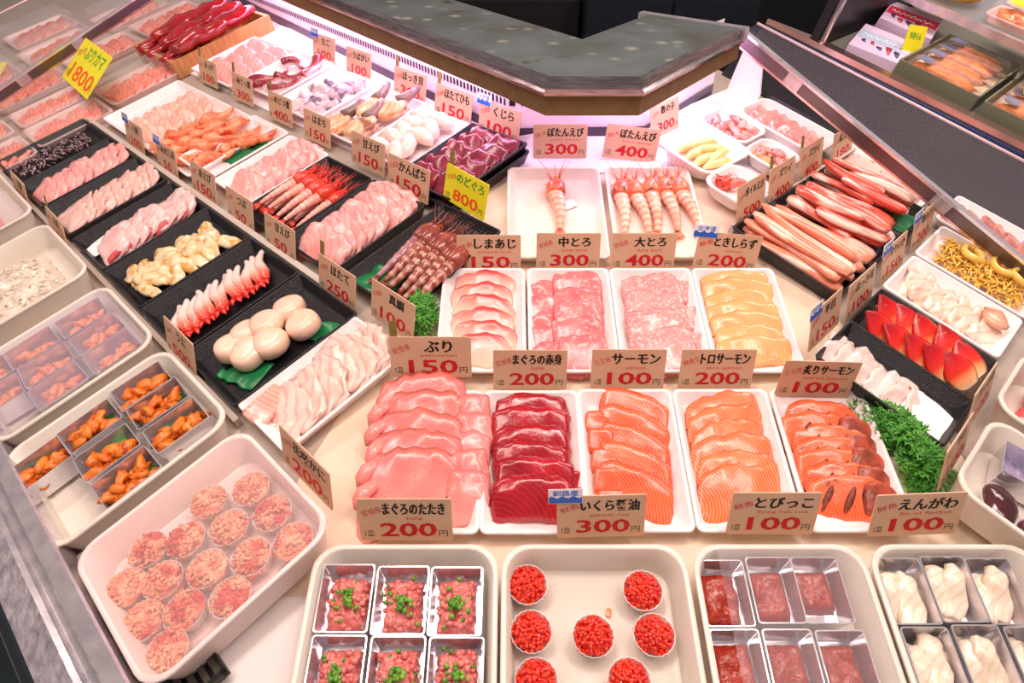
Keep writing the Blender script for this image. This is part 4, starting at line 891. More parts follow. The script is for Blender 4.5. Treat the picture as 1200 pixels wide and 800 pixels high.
MILT = fish('cream_lobes', (236, 198, 178), (248, 220, 204), 24, sss=.1, bump=.5)
def lobem(seed): return B().tube([(-2.6, 0, .8), (-1.6, .3, 1.1), (0, .4, 1.25), (1.6, .2, 1.0), (2.6, -.3, .8)], [.6, 1.1, 1.3, 1.05, .4], 11, .85).done('lobe')
for i in range(10): put('cream_lobe', cached(('lobe', i % 3), lambda i=i: lobem(i)), MILT, T, -3.2 + (i % 2) * 5.2 + jit(.4), -5.8 + (i // 2) * 2.8 + jit(.3), .1 + .4 * (i % 2), 0, 0, -18 + jit(30), ORD[i // 2] + ' cream lobe from the front, ' + ('left' if i % 2 == 0 else 'right') + ' half of its tray', 'fish slice', 'cream lobes', None, 1.28)
T = tray('black', 'l', -1.2, -10.4, 14.2, 18.6, 'black tray of dark red whale meat slices at the shelf corner', h=1.4)
WHALE = fish('whale_meat', (112, 16, 38), (146, 32, 56), 70, rough=.24, coat=.4, spots=((168, 56, 78), 200, .64))
WRIM = fish('whale_rim', (60, 22, 40), (90, 40, 60), 60)
for k in range(2):
    m = slabs(3, 6.6, 5.4, .7, bend=-.5, curl=-.3, edge=.08, sd=130 + 5 * k)
    for i in range(6):
        o = put('whale_slice', m[i % 3], WHALE, T, -3.0 + 6 * k + jit(.2), -6.6 + i * 2.6, .6, 34, jit(3), jit(8), ORD[i] + ' dark red whale slice from the front, ' + ['left', 'right'][k] + ' file of its black tray', 'meat slice', 'whale meat slices')
        obj('dark_rim', slab_mesh(6.2, .7, .75, 2, bend=-.5, edge=.1), WRIM, o, TR(0, -2.4, -.08))
tray('black', 'l', -1.2, -10.6, 14.6, 19.0, 'empty black tray stacked under the whale meat tray', h=0)
# ------------------------------------------------------------------ clear packs and red roe at the far left
WOOD = plain('cedar', (214, 150, 92), .6, alt=(186, 120, 68), nscale=20, aniso=(1, 8, 1))
def crate(u, v, w, d, h, label, rz=0):
    e = empty('wooden_crate', at('l', u, v, .2, rz), label, 'crate')
    obj('base', B().box(-w / 2, w / 2, -d / 2, d / 2, 0, .8).done('base', False), WOOD, e)
    for k, q in enumerate([(-w / 2, w / 2, -d / 2, -d / 2 + 1), (-w / 2, w / 2, d / 2 - 1, d / 2), (-w / 2, -w / 2 + 1, -d / 2 + 1, d / 2 - 1), (w / 2 - 1, w / 2, -d / 2 + 1, d / 2 - 1)]):
        obj('side_board', B().box(*q, .8, h).done('sd', False), WOOD, e)
    return at('l', u, v, 1.0, rz)
M = crate(-111, -5, 24, 29, 4.2, 'wooden crate packed with dark red cod roe behind the clear packs')
MENT = fish('cod_roe', (140, 5, 18), (184, 16, 32), 40, rough=.1, coat=.8, bump=.5, sss=0, spots=((186, 34, 40), 30, .6))
def mentm(seed):
    b = B(); n = 14; return b.tube([((.5 * sin(i * .5 + seed)), -8 + 16 * i / n, 1.5 + .2 * sin(i + seed)) for i in range(n + 1)], [.7 + 1.75 * sin(pi * (i + .6) / (n + 1.2)) ** .5 + .12 * sin(i * 1.7 + seed) for i in range(n + 1)], 14, .8).done('roe')
for i in range(6): put('cod_roe_sac', cached(('ment', i % 3), lambda i=i: mentm(i)), MENT, M, -8.4 + (i % 3) * 7.4 + (2.8 if i > 2 else 0), -7 + jit(.8) + (3 if i > 2 else 0), 1.4 + (2.2 if i > 2 else 0), 0, 0, 8 + jit(5), ORD[i % 3] + ' glossy red cod roe sac from the left, ' + ('upper' if i > 2 else 'lower') + ' layer in the crate', 'roe', 'cod roe sacs')
for i in range(3): put('cod_roe_sac', cached(('ment', i % 3), lambda i=i: mentm(i)), MENT, M, -7 + i * 7, 5.5, 3.0, 0, 0, 10 + jit(5), ORD[i] + ' red cod roe sac from the left at the crate back', 'roe', 'cod roe sacs')
PACKF = fish('packed_fish', (246, 130, 110), (252, 176, 156), 28, line=(226, 84, 74), period=.012, dist=5, lw=.2, la=.4)
def pack(u, v, w, d, hh, label, food, fr='l', h=.2, rz=0, lid=CLEAR):
    e = empty('clear_pack', at(fr, u, v, h, rz), label, 'package', 'clear plastic packs')
    obj('base', tray_mesh(w, d, 1.6, .25, 1.2, .5, .3), film('pink_white_film', (255, 224, 220), .45, .2), e)
    b = B(); b.loft([rrect(w - .1, d - .1, 1.2, 4, 1.62), rrect(w - 1, d - 1, 1.4, 4, hh - .3), rrect(w - 2, d - 2, 1.2, 4, hh)], cap0=False); obj('lid', b.done('lid', ang=40), lid, e)
    return e
k = 0
for (u, v, w, d, hh, l) in [(-106.5, -26.5, 15, 20, 4, 'clear pack of pink fish below the red roe crate'), (-103.2, -46.6, 14.5, 18, 3.6, 'clear pack of pink fish between two other clear packs'), (-101.6, -65.5, 15, 18, 3.6, 'clear pack with a green paper leaf by the left frame edge'), (-118.2, -46, 12, 18, 3.6, 'clear pack of pink fish close under the left partition bar'), (-118, -65, 12, 17, 3.6, 'clear pack half cut off at the left below the partition'),
                             (-140, -24, 16, 20, 5, 'clear pack seen through the left partition near the roe crate'), (-138, -46, 16, 20, 5, 'clear pack seen through the left partition with a yellow label'), (-160, -30, 18, 20, 5, 'far clear pack seen through the left partition'), (-158, -53, 18, 20, 5, 'clear pack at the left frame edge behind the partition'), (-182, -28, 18, 20, 5, 'small far clear pack near the top left corner'), (-142, -2, 16, 20, 5, 'clear pack behind the partition just left of the crate'), (-163, -6, 18, 20, 5, 'clear pack near the top edge behind the crate')]:
    pack(u, v, w, d, hh, l, PACKF)
    m = slabs(3, w * .72, 5.0, .7, bend=-.5, edge=.09, sd=140)
    for i in range(5): put('packed_slice', m[i % 3], PACKF, at('l', u, v, .7), jit(.3), -d * .3 + i * d * .15, .2, 16, 0, jit(12), ORD[i] + ' slice in the ' + l, 'fish slice', 'packed fish slices')
put('haran_leaf', (lambda: B().add([(-6, -1.6, 0), (2, -1.5, .2), (6.5, -.9, .2), (2.5, -.4, .1), (7.2, 1.0, .2), (2.2, .6, .1), (4.6, 2.2, .2), (-6, 1.6, 0), (-6, -1.6, .06), (2, -1.5, .26), (6.5, -.9, .26), (2.5, -.4, .16), (7.2, 1.0, .26), (2.2, .6, .16), (4.6, 2.2, .26), (-6, 1.6, .06)], [(7, 6, 5, 4, 3, 2, 1, 0), tuple(range(8, 16))] + [(i, (i + 1) % 8, 8 + (i + 1) % 8, 8 + i) for i in range(8)]).done('haran', False))(), plain('haran_green', (70, 190, 50), .4), at('l', -105, -66, 4.0), 0, 0, 0, 0, 0, 82, 'bright green zigzag paper leaf on the leftmost clear pack', 'leaf')
e = price_tag('l', -110.5, -40, 'ぶりカマ', '1800', 'large yellow price sticker with orange 1800 lying on the clear packs', origin='徳用', eng='', unit='1P', lean=-60, h=5.2, rz=-4, w=22, ht=11.5, yellow=True, group=None)
e = empty('diamond_label', at('l', -141, -52, 5.8, 30, -70), 'pale yellow diamond label seen through the left partition', 'label'); obj('card', card_mesh(6, 6), plain('lemon_card', (226, 216, 110), .5), e); lettering('label_lettering', '特', ORANGE, e, 0, 3, 2.4, 2.4)
# ------------------------------------------------------------------ right wing
LEG = fish('crab_leg', (250, 124, 88), (255, 176, 144), 40, spots=((255, 216, 192), 60, .51), aniso=(1, .16, 1))
LEGR = fish('crab_leg_red', (232, 66, 50), (250, 132, 108), 40, spots=((255, 216, 200), 60, .5), aniso=(1, .16, 1))
def legm(seed, L=15):
    b = B(); rnd = random.Random(seed); n = 14; P = []; Q = []
    for i in range(n + 1):
        t = i / n; P.append((.5 * sin(t * 3 + seed), -L / 2 + L * t, 1.0 + .25 * sin(t * 4 + seed))); Q.append((1.25 + .3 * sin(t * 5 + seed * 2)) * (1 - .3 * t) * (min(1, .6 + t * 5) if t < .15 else 1) * (min(1, .5 + (1 - t) * 7)))
    return b.tube(P, Q, 11, .62).done('leg')
tn = ['black tray of pale orange crab legs nearest the pale salmon', 'black tray of red crab legs second from the front', 'black tray of red crab legs over a green sheet']
for k in range(3):
    T = tray('black', 'r', -9.4 + 12.3 * k, -28.8, 12.2, 18.6, tn[k])
    if k == 2: put('green_sheet', slab_mesh(8, 6, .08, 4, sq=10, edge=.05, ripple=.2), GREENFILM, T, 1.5, -6.2, .1, 0, 0, 0, 'dark green sheet under the farthest crab legs', 'sheet')
    for i in range(13):
        L = 16.5 if k == 0 else 11.5
        y = jit(.7) + (0 if k == 0 else (2.4 if i % 2 else -2.2)) + (1.2 if k == 2 else 0)
        put('boiled_crab_meat', cached(('leg', i % 4, L), lambda i=i, L=L: legm(i, L)), LEG if k == 0 else LEGR, T, -4.3 + (i % 5) * 2.1 + (.9 if i > 4 else 0) + (.6 if i > 9 else 0), y, .1 + 1.25 * (i // 5), 0, 0, jit(9) + (4 if k else 0) + (180 if (i * 7 + k) % 3 == 0 and k else 0), ORD[i % 5] + ' crab leg from the left, ' + ['lower', 'middle', 'upper'][i // 5] + ' layer of the ' + ['pale orange', 'second', 'green-lined'][k] + ' leg tray', 'crab leg', 'crab legs')
T = tray('foam', 'r', 26.6, -27.2, 10.5, 18, 'narrow white tray with a speckled pink sheet by the plexiglass bar')
put('speckled_sheet', slab_mesh(8.4, 15, .4, 7, sq=8, edge=.02, ripple=.2), fish('speckled_pink', (246, 190, 176), (250, 206, 194), 20, spots=((196, 84, 72), 60, .64)), T, 0, 0, .3, 0, 0, 0, 'speckled pink fish sheet in the narrow tray by the bar', 'fish slice')
# surf clams, pale fluke, white squid, yellow roe, brown slices
T = tray('black', 'r', -13.2, -50, 11.4, 17.6, 'black tray of red-tipped surf clams')
SURF = fish('surf_clam', (255, 200, 160), (255, 226, 200), 30, grad=(1, -2.4, 2.6, [(0, (255, 216, 180)), (.3, (252, 160, 110)), (.5, (230, 56, 40)), (.8, (200, 18, 28)), (1, (160, 10, 24))]), spots=((250, 120, 84), 60, .66))
def surfm(seed):
    V = []; F = []; n, m = 16, 8
    for side in (0, 1):
        for i in range(n + 1):
            t = i / n; hw = 2.5 * max(0, sin(pi * min(1, .06 + .94 * t))) ** .8 * (1 - .25 * t)
            for j in range(m + 1):
                s = -1 + 2 * j / m; V.append((s * hw + .2 * noise.noise(Vector((t * 3, s, seed))), -3.3 + 6.6 * t, .55 * (1 - s * s) * (1 if side else .45) + .6 * s * s * .8 + (.3 * (1 - s ** 4) * sin(pi * t) if side else 0)))
    k = (n + 1) * (m + 1)
    for i in range(n):
        for j in range(m): a = i * (m + 1) + j; c = a + m + 1; F.append((a, c, c + 1, a + 1)); F.append((k + a, k + a + 1, k + c + 1, k + c))
    return mk('surf', V, F, True, .001)
for i, (x, y, z, rx, rz) in enumerate([(-2.8, 5.2, 1.2, 46, 10), (.6, 5.6, 1.6, 60, -6), (-2.6, 2.4, 1.0, 42, 8), (1.6, 3.0, 1.3, 50, -12), (-2.2, -.4, 1.0, 46, 4), (2.2, .4, 1.2, 48, -16), (-1.6, -3.0, 1.0, 44, 6), (2.6, -2.6, 1.3, 54, -20), (-.6, -5.4, .9, 40, 0), (2.4, -5.6, 1.0, 36, -24)]):
    put('surf_clam', cached(('surf', i % 3), lambda i=i: surfm(i)), SURF, T, x, y, z, rx * .55, -24 + jit(8), rz, ORD[i // 2] + ' red-tipped surf clam from the back, ' + ('left' if i % 2 == 0 else 'right') + ' file', 'shellfish', 'surf clams')
m = slabs(3, 6.4, 2.6, .5, bend=-.4, edge=.1, sd=150)
for i in range(4): put('clam_mantle', m[i % 3], fish('clam_mantle', (255, 214, 176), (255, 234, 210), 30), T, 3.4 + jit(.4), 4.6 - i * 3.2, .3, 10, 10, 70 + jit(14), ORD[i] + ' cream clam mantle strip from the back of the surf clam tray', 'shellfish', 'clam mantles')
T = tray('black', 'r', -24.0, -50.2, 11.0, 17.6, 'black tray of thin pale fluke slices beside the big parsley')
FLUKE = fish('fluke', (250, 206, 192), (255, 230, 222), 26, sss=.25, line=(246, 226, 226), period=.014, dist=5, lw=.3)
fr_row(T, 8, -4.0, 7.2, slabs(3, 7.4, 4.0, .4, bend=-.4, edge=.1, sd=154, ripple=.3), FLUKE, 'fluke_slice', 'fish slice', '{} thin pale fluke slice from the front of its black tray', 'fluke slices', .4, tilt=26, x=-.8, jr=10)
put('paper_slip', slab_mesh(6.4, 6.4, .06, 5, sq=12, edge=.01, ripple=.1), WHITE, T, -1.4, -5.6, .9, 4, 0, -4, 'white paper slip at the front of the fluke tray', 'paper')
T = tray('foam', 'r', -.3, -49.8, 12.6, 17.6, 'white foam tray of cream squid slices behind the surf clams')
fr_row(T, 7, -6.0, 5.6, slabs(3, 8.8, 4.4, .6, bend=-.5, edge=.09, sd=160, ripple=.3), fish('cream_squid', (252, 220, 198), (255, 236, 222), 26, line=(240, 170, 130), period=.018, dist=7, lw=.14, sss=.2), 'squid_slice', 'fish slice', '{} cream squid slice from the front of its foam tray', 'squid slices', .5, tilt=26, jr=12)
put('squid_tip', cached('sqt', lambda: B().lump((0, 0, .8), (1.8, 2.2, .8), .3, .9, 3, 2).done('tip')), fish('brown_squid', (226, 150, 120), (244, 190, 160), 40), T, 1.6, -5.6, 1.2, 0, 0, 0, 'brown-pink squid tip at the front of the cream squid tray', 'fish slice')
T = tray('foam', 'r', 13.2, -49.8, 13, 18, 'white foam tray of yellow seasoned shreds under the steel bar')
YEL = fish('yellow_shreds', (240, 178, 50), (252, 206, 90), 60, rough=.35, spots=((196, 120, 30), 70, .6))
def shredm():
    b = B(); rnd = random.Random(3)
    for k in range(330):
        x, y = rnd.uniform(-4.4, 4.4), rnd.uniform(-6.8, 6.6); z = .2 + 1.8 * max(0, 1 - (abs(x) / 5) ** 3) * rnd.uniform(.5, 1); a = rnd.gauss(.3, .7); d = Vector((cos(a), sin(a), rnd.uniform(-.2, .2))) * rnd.uniform(.8, 1.7)
        p = Vector((x, y, z)); b.tube([p - d, p + Vector((0, 0, .25)), p + d], [.14, .2, .12], 5, .6)
    return b.done('shreds')
put('yellow_shreds', shredm(), YEL, T, 0, 0, 0, 0, 0, 0, 'heap of yellow shreds in the tray under the steel bar', 'shreds', None, 'stuff')
YR = fish('yellow_ring', (246, 196, 84), (252, 218, 120), 40)
for i, (x, y, a) in enumerate([(1.2, 2.4, 10), (2.0, -2.2, 40), (2.6, -5.2, -20)]):
    put('yellow_ring', cached('ring', lambda: B().tube([(2.1 * cos(t * .42) , 1.7 * sin(t * .42), .6 + .2 * sin(t)) for t in range(16)], [.3] + [.42] * 14 + [.3], 8, 1.4).done('ring')), YR, T, x, y, 1.7, 12, 8, a, ORD[i] + ' curled yellow ring from the back on the yellow shreds', 'fish slice', 'yellow rings')
put('haran_leaf', slab_mesh(4, 2, .06, 3, sq=8), plain('haran_green', (70, 190, 50), .4), T, 3.6, -7.6, 1.2, 20, 0, 20, 'bright green paper leaf at the front of the yellow shreds', 'leaf')
T = tray('foam', 'r', 27.0, -48.0, 12.4, 18, 'white foam tray of brown-pink slices seen through the right partition')
fr_row(T, 6, -6.2, 6, slabs(3, 9.4, 5, .6, bend=-.4, edge=.05, sd=170), fish('brown_pink_fish', (196, 104, 92), (216, 134, 120), 30), 'fish_slice', 'fish slice', '{} brown-pink slice from the front, behind the right partition', 'brown-pink slices', .5, tilt=18, jr=5)
# tubs at the right frame edge
tray('tub', 'r', -12.8, -70.7, 14.6, 21, 'beige tub of red packed fish at the right frame edge', 'tub')
tray('tub', 'r', -29.4, -71.9, 15.0, 22, 'beige tub of dark glossy roe pouches at the right frame edge', 'tub')
for i in range(4):
    put('red_fish_chunk', cached(('rfc', i % 2), lambda i=i: B().lump((0, 0, 1), (3.2, 2.2, 1.3), .25, .7, i + 3, 3).done('chunk')), fish('red_marinated', (196, 24, 28), (226, 60, 52), 40, rough=.15), at('r', -15.6 + (i % 2) * 5.4, -65.4 - (i // 2) * 5.6, .9), 0, 0, 0, 0, 0, jit(40), ORD[i // 2] + ' red chunk from the back, ' + ('left' if i % 2 == 0 else 'right') + ' side of the red tub', 'fish', 'red fish chunks')
thing('plastic_film', sheet(12, 18, 21, .4), CLEAR, at('r', -12.8, -70.7, 3.6), 'clear film over the tub of red packed fish', 'film')
DRK = fish('dark_sea_squirt', (60, 22, 30), (96, 42, 46), 40, rough=.12, coat=.6)
for i, (u, v, a) in enumerate([(-31.8, -66.4, 30), (-33.4, -71.0, 50), (-30.0, -75.0, 20), (-33.8, -77.5, 0)]):
    M = at('r', u, v, .7, a); e = empty('dark_pouch', M, ORD[i] + ' dark glossy oval in a clear cup from the back of its tub', 'seafood', 'dark ovals')
    obj('oval', cached('dko', lambda: B().lump((0, 0, 1.3), (2.7, 1.8, 1.1), .1, .8, 2, 3).done('oval')), DRK, e)
    b = cached('dkc', lambda: B().loft([[Vector((a * cos(t) * 1.45, a * sin(t), z)) for t in [2 * pi * k / 24 for k in range(24)]] for a, z in ((1.6, 0), (2.0, 1.4), (1.9, 1.4), (1.5, .1))]).done('cup')); obj('cup', b, CUPM, e)
M = steel_box('r', -26.0, -67.4, 5.2, 7.0, 'steel box of violet shellfish in the right edge tub', 1.0, 10)
for i in range(3): put('violet_shellfish', slabs(3, 5, 2.6, .9, sd=176, edge=.12, bend=-.5)[i], fish('violet_shell', (120, 108, 150), (196, 176, 196), 40, rough=.15), M, jit(.5), -1.8 + i * 1.8, .3, 10, 0, jit(20), ORD[i] + ' violet shellfish strip from the front of the right steel box', 'shellfish', 'violet shellfish strips')
# rear packs
hb = .5
def open_pack(u, v, w, d, label, rz=0): return tray('pack', 'r', u, v, w, d, label, rz=rz, h=hb)
T = open_pack(-.6, -4.4, 14.6, 11, 'white pack of yellow herring roe behind the five shrimps')
HER = fish('herring_roe', (246, 196, 110), (252, 220, 150), 40, rough=.3)
for i in range(7): put('herring_roe', cached(('her', i % 2), lambda i=i: B().tube([(-3.4, 0, .7), (-1.8, .2, .9), (.5, .1, 1), (2.4, -.1, .9), (3.6, -.3, .6)], [.35, .85, .95, .7, .2], 10, .8).done('her')), HER, T, -1 + (i % 2) * 2 + jit(.5), -3.4 + i * 1.0, .1 + .5 * (i % 2), 0, 0, -8 + jit(16), ORD[i] + ' yellow herring roe finger from the front of its pack', 'roe', 'herring roe fingers')
T = open_pack(11.6, -2.2, 10.4, 10.4, 'white pack of red and white shrimp bits at the rear')
m = [cached(('bit', q), lambda q=q: B().lump((0, 0, .7), (1.6, .9, .7), .3, 1.2, q, 2).done('bit')) for q in range(3)]
BITS = fish('shrimp_bits', (246, 120, 104), (255, 206, 196), 50, spots=((224, 60, 48), 50, .58))
for i in range(14): put('shrimp_bit', m[i % 3], BITS, T, -2.8 + (i % 4) * 1.9 + jit(.4), -3 + (i // 4) * 2.0 + jit(.3), .1 + .6 * (i % 2), 0, 0, jit(90), ORD[i // 4] + ' row, ' + ORD[i % 4] + ' red and white shrimp bit in the rear pack', 'shrimp meat', 'shrimp bits')
T = open_pack(22.8, -8.2, 11.6, 17.6, 'white tray of long pink marbled slices at the far right rear')
fr_row(T, 6, -5.6, 5.6, slabs(3, 7.6, 4.6, .6, bend=-.4, edge=.07, sd=180), OTO, 'fish_slice', 'fish slice', '{} marbled pink slice from the front of the far right rear tray', 'marbled rear slices', .5, tilt=24, jr=8)
T = open_pack(9.6, -12.2, 9.2, 8.2, 'white pack of shredded pink crab below the red and white bits')
for i in range(9): put('crab_shred', m[i % 3], BITS if i % 3 else fish('crab_orange', (244, 140, 80), (252, 180, 120), 40), T, -2.2 + (i % 3) * 2.1 + jit(.3), -2.2 + (i // 3) * 2.1, .1 + .5 * (i % 2), 0, 0, jit(90), ORD[i // 3] + ' row, ' + ORD[i % 3] + ' pink crab lump in its white pack', 'crab meat', 'crab lumps')
T = open_pack(-5.0, -14.2, 10.4, 9.0, 'white pack of one red shrimp piece beside the five shrimps')
shrimp(T, -.4, 1.6, .1, 30, 'small red curled shrimp in the white pack beside the five shrimps', 6.5, 1.0, fish('red_shrimp', (222, 70, 60), (246, 150, 136), 40), AMH, legs=False, group=None, feel=.4, bend=2)
put('shrimp_bit', m[0], BITS, T, 2.6, 2.6, .2, 0, 0, 30, 'single red and white shrimp bit right of the small curled shrimp', 'shrimp meat')
# parsley
PARS = plain('parsley_green', (44, 130, 34), .45, alt=(104, 176, 62), nscale=60)
def parsm(seed, w, d, h, n):
    b = B(); rnd = random.Random(seed)
    for k in range(n):
        x, y = rnd.gauss(0, w * .3), rnd.gauss(0, d * .28)
        if abs(x) > w * .55 or abs(y) > d * .55: continue
        z = h * max(.1, 1 - (x / w) ** 2 * 2.5 - (y / d) ** 2 * 2.5) * rnd.uniform(.4, 1)
        p = Vector((x, y, z)); d0 = Vector((rnd.gauss(0, 1), rnd.gauss(0, 1), rnd.uniform(.1, .9))).normalized(); L = rnd.uniform(.8, 1.7)
        if k % 6 == 0: b.tube([Vector((x * .4, y * .6, 0)), p * .8, p], [.1, .08, .05], 5)
        sd = d0.cross(Vector((0, 0, 1))).normalized()
        for q in (-1, 0, 1):
            dd = (d0 + sd * q * .75).normalized(); wd = dd.cross(Vector((rnd.uniform(-.3, .3), rnd.uniform(-.3, .3), 1))).normalized() * .16
            t = p + dd * L; mm = p + dd * L * .55 + Vector((0, 0, .12)); V = [p, mm + wd, t, mm - wd, mm + Vector((0, 0, .07))]
            b.add(V, [(0, 1, 4), (1, 2, 4), (2, 3, 4), (3, 0, 4), (0, 3, 1), (1, 3, 2)])
    return b.done('parsley', False)
thing('parsley_bunch', parsm(1, 5.6, 15, 3.8, 800), PARS, at('c', 47.6, -8.6, .1, 18), 'big curly parsley bunch beside the seared salmon tray', 'parsley')
thing('parsley_sprig', parsm(2, 3.4, 8, 3.4, 300), PARS, at('c', -12.6, 12.0, .1, 6), 'small parsley sprig left of the striped jack tray', 'parsley')

# ------------------------------------------------------------------ neighbouring case, upper right
BOXG = plain('box_greygreen', (112, 112, 92), .5); BOXIN = plain('box_cream', (236, 200, 160), .5)
FRY = fish('fried_food', (196, 92, 20), (226, 130, 44), 90, rough=.5, coat=0, bump=1.0, sss=0)
def openbox(u, v, w, d, h, label, h0=8.7):
    e = empty('carton_tray', at('r', u, v, h0), label, 'carton'); b = B()
    b.loft([rrect(w, d, .2, 1, 0), rrect(w, d, .2, 1, h), rrect(w - .8, d - .8, .2, 1, h), rrect(w - .8, d - .8, .2, 1, .4)]); obj('carton', b.done('ct', False), BOXG, e)
    obj('liner', B().box(-w / 2 + .5, w / 2 - .5, -d / 2 + .5, d / 2 - .5, .42, .6).done('ln', False), BOXIN, e)
    return at('r', u, v, h0 + .6)
for k, (u, v) in enumerate([(67, -21.6), (66, -39.5), (65, -57.5)]):
    M = openbox(u, v, 30, 16.8, 3.4, ['grey-green carton of film-wrapped fried sticks by the printed boxes', 'grey-green carton of fried food with a yellow label', 'grey-green carton cut off at the right frame edge'][k])
    for i in range(4):
        e = empty('fried_stick_pack', M @ TR(-10.5 + i * 6.6, 0, .2), ORD[i] + ' wrapped fried stick from the near side of ' + ['the carton by the printed boxes', 'the yellow-labelled carton', 'the rightmost carton'][k], 'package', 'wrapped fried sticks')
        obj('fried_stick', cached(('fry', i % 2), lambda i=i: B().lump((0, 0, 1.5), (2.6, 6.4, 1.5), .14, .9, i, 3).done('fry')), FRY, e)
        obj('wrapper', cached('wrap', lambda: B().loft([rrect(5.9, 14.6, 1, 4, .1), rrect(6.1, 14.8, 1.2, 4, 1.6), rrect(4.2, 13.4, 1.4, 4, 3.3)]).done('wr', ang=40)), CLEAR, e)
        obj('label', cached('wlab', lambda: B().box(-1.6, 1.6, -1.4, 1.4, 3.34, 3.4).done('lab', False)), plain('label_grey', (120, 120, 150), .4), e, TR(.2, 4.6, 0))
def printed(u, v, w, d, h, label, base, band, h0=8.7, script=False):
    e = empty('printed_box', at('r', u, v, h0, 12), label, 'box')
    obj('carton', B().box(-w / 2, w / 2, -d / 2, d / 2, 0, h).done('pb', False), base, e)
    b = B().box(-w * .1, w * .25, -d / 2 + .2, d / 2 - .2, h, h + .06); obj('band', b.done('bd', False), band, e)
    b = B(); rnd = random.Random(int(u)); P = []
    for i in range(40): P.append((w * .07 + 1.0 * sin(i * 1.3) + .3 * sin(i * .7), d * .4 - d * .8 * i / 39, h + .1))
    b.tube(P, .16, 5, .3); obj('script_lettering', b.done('sc'), WHITEINK, e)
    for q in range(5):
        b = B().tube([(-w * .42 + rnd.uniform(0, 4), -d * .35 + q * d * .16, h + .06), (-w * .3 + rnd.uniform(0, 4), -d * .3 + q * d * .16, h + .12), (-w * .2, -d * .35 + q * d * .17, h + .06)], [.2, .7, .2], 6, .15); obj('printed_motif', b.done('mt'), plain('motif_%d' % (q % 2), [(70, 50, 120), (214, 60, 90)][q % 2], .4), e)
    return e
PRB_ = plain('print_lilac', (232, 206, 232), .35); PRR = plain('print_red', (226, 44, 80), .35)
printed(60.5, -6.6, 17, 11.5, 2.2, 'lilac printed gift box beside the dark wall post', PRB_, plain('print_blue', (190, 200, 224), .35))
printed(80, -4.6, 18, 12, 3.4, 'lilac gift box with a wide red band behind the first gift box', PRB_, PRR)
e = empty('yellow_label', at('r', 63, -12.0, 10.6, -40, -25), 'small yellow and green price label between gift box and carton', 'label'); obj('card', card_mesh(4.4, 5.4), YCARD, e); lettering('label_lettering', '特価', GREENINK, e, 0, 3.4, 2.8, 1.4, strokes=2)
for k, (u, v) in enumerate([(64, -38), (62, -56)]):
    e = empty('yellow_label', at('r', u, v, 13.2, -38, -42), ['yellow label with green writing on the second fried food carton', 'yellow label on the carton at the right frame edge'][k], 'label'); obj('card', card_mesh(9, 10), YCARD, e); lettering('label_lettering', '特価', GREENINK, e, -1, 6.6, 4.6, 2.6, strokes=2); lettering('price_lettering', '500', ORANGE, e, .4, 2.6, 5, 2.6, strokes=2)
# its upper shelf
sh2 = empty('upper_shelf', at('r', 0, 0, 0), 'glass shelf with steel front rail above the fried food cartons', 'shelf')
obj('shelf_pane', B().box(72, 114, -110, 2, 17.2, 17.9).done('sp', False), PLEXI, sh2)
obj('front_rail', B().box(71, 72.4, -110, 2, 16.8, 18.4).done('fr', False), STEEL, sh2)
for q in (1.0, -31, -95): obj('bracket', B().box(100, 113, q, q + .8, 8.7, 17.2).done('br', False), STEEL, sh2)
m = [plain('bag_red', (222, 44, 34), .25), plain('bag_yellow', (250, 180, 40), .25)]
e = empty('snack_bag', at('r', 86, -7.6, 18, 20), 'shiny yellow bag with red print on the upper shelf', 'package'); obj('bag', B().lump((0, 0, 2), (9, 7, 2.2), .1, .4, 3, 3).done('bag'), m[1], e); obj('print_patch', B().lump((2, -1, 2.6), (4, 4, 1.9), .1, .5, 3, 3).done('pp'), m[0], e)
for k, (u, v) in enumerate([(82, -25), (82, -41), (97, -25), (97, -41)]):
    l = ['front left', 'front right', 'back left', 'back right'][k]
    e = pack(u, v, 12, 14, 4, l + ' clear food pack on the upper shelf with a yellow label', None, 'r', 18)
    obj('food', cached(('fd', k % 2), lambda k=k: B().lump((0, 0, 1.5), (4.6, 5.6, 1.3), .25, .5, k, 3).done('fd')), fish('deli_food', (230, 110, 60), (250, 170, 110), 40), e)
    obj('label', B().box(-2.6, 2.6, -2, 2, 4.04, 4.12).done('lb', False), YCARD, e, TR(.5, 2.5))

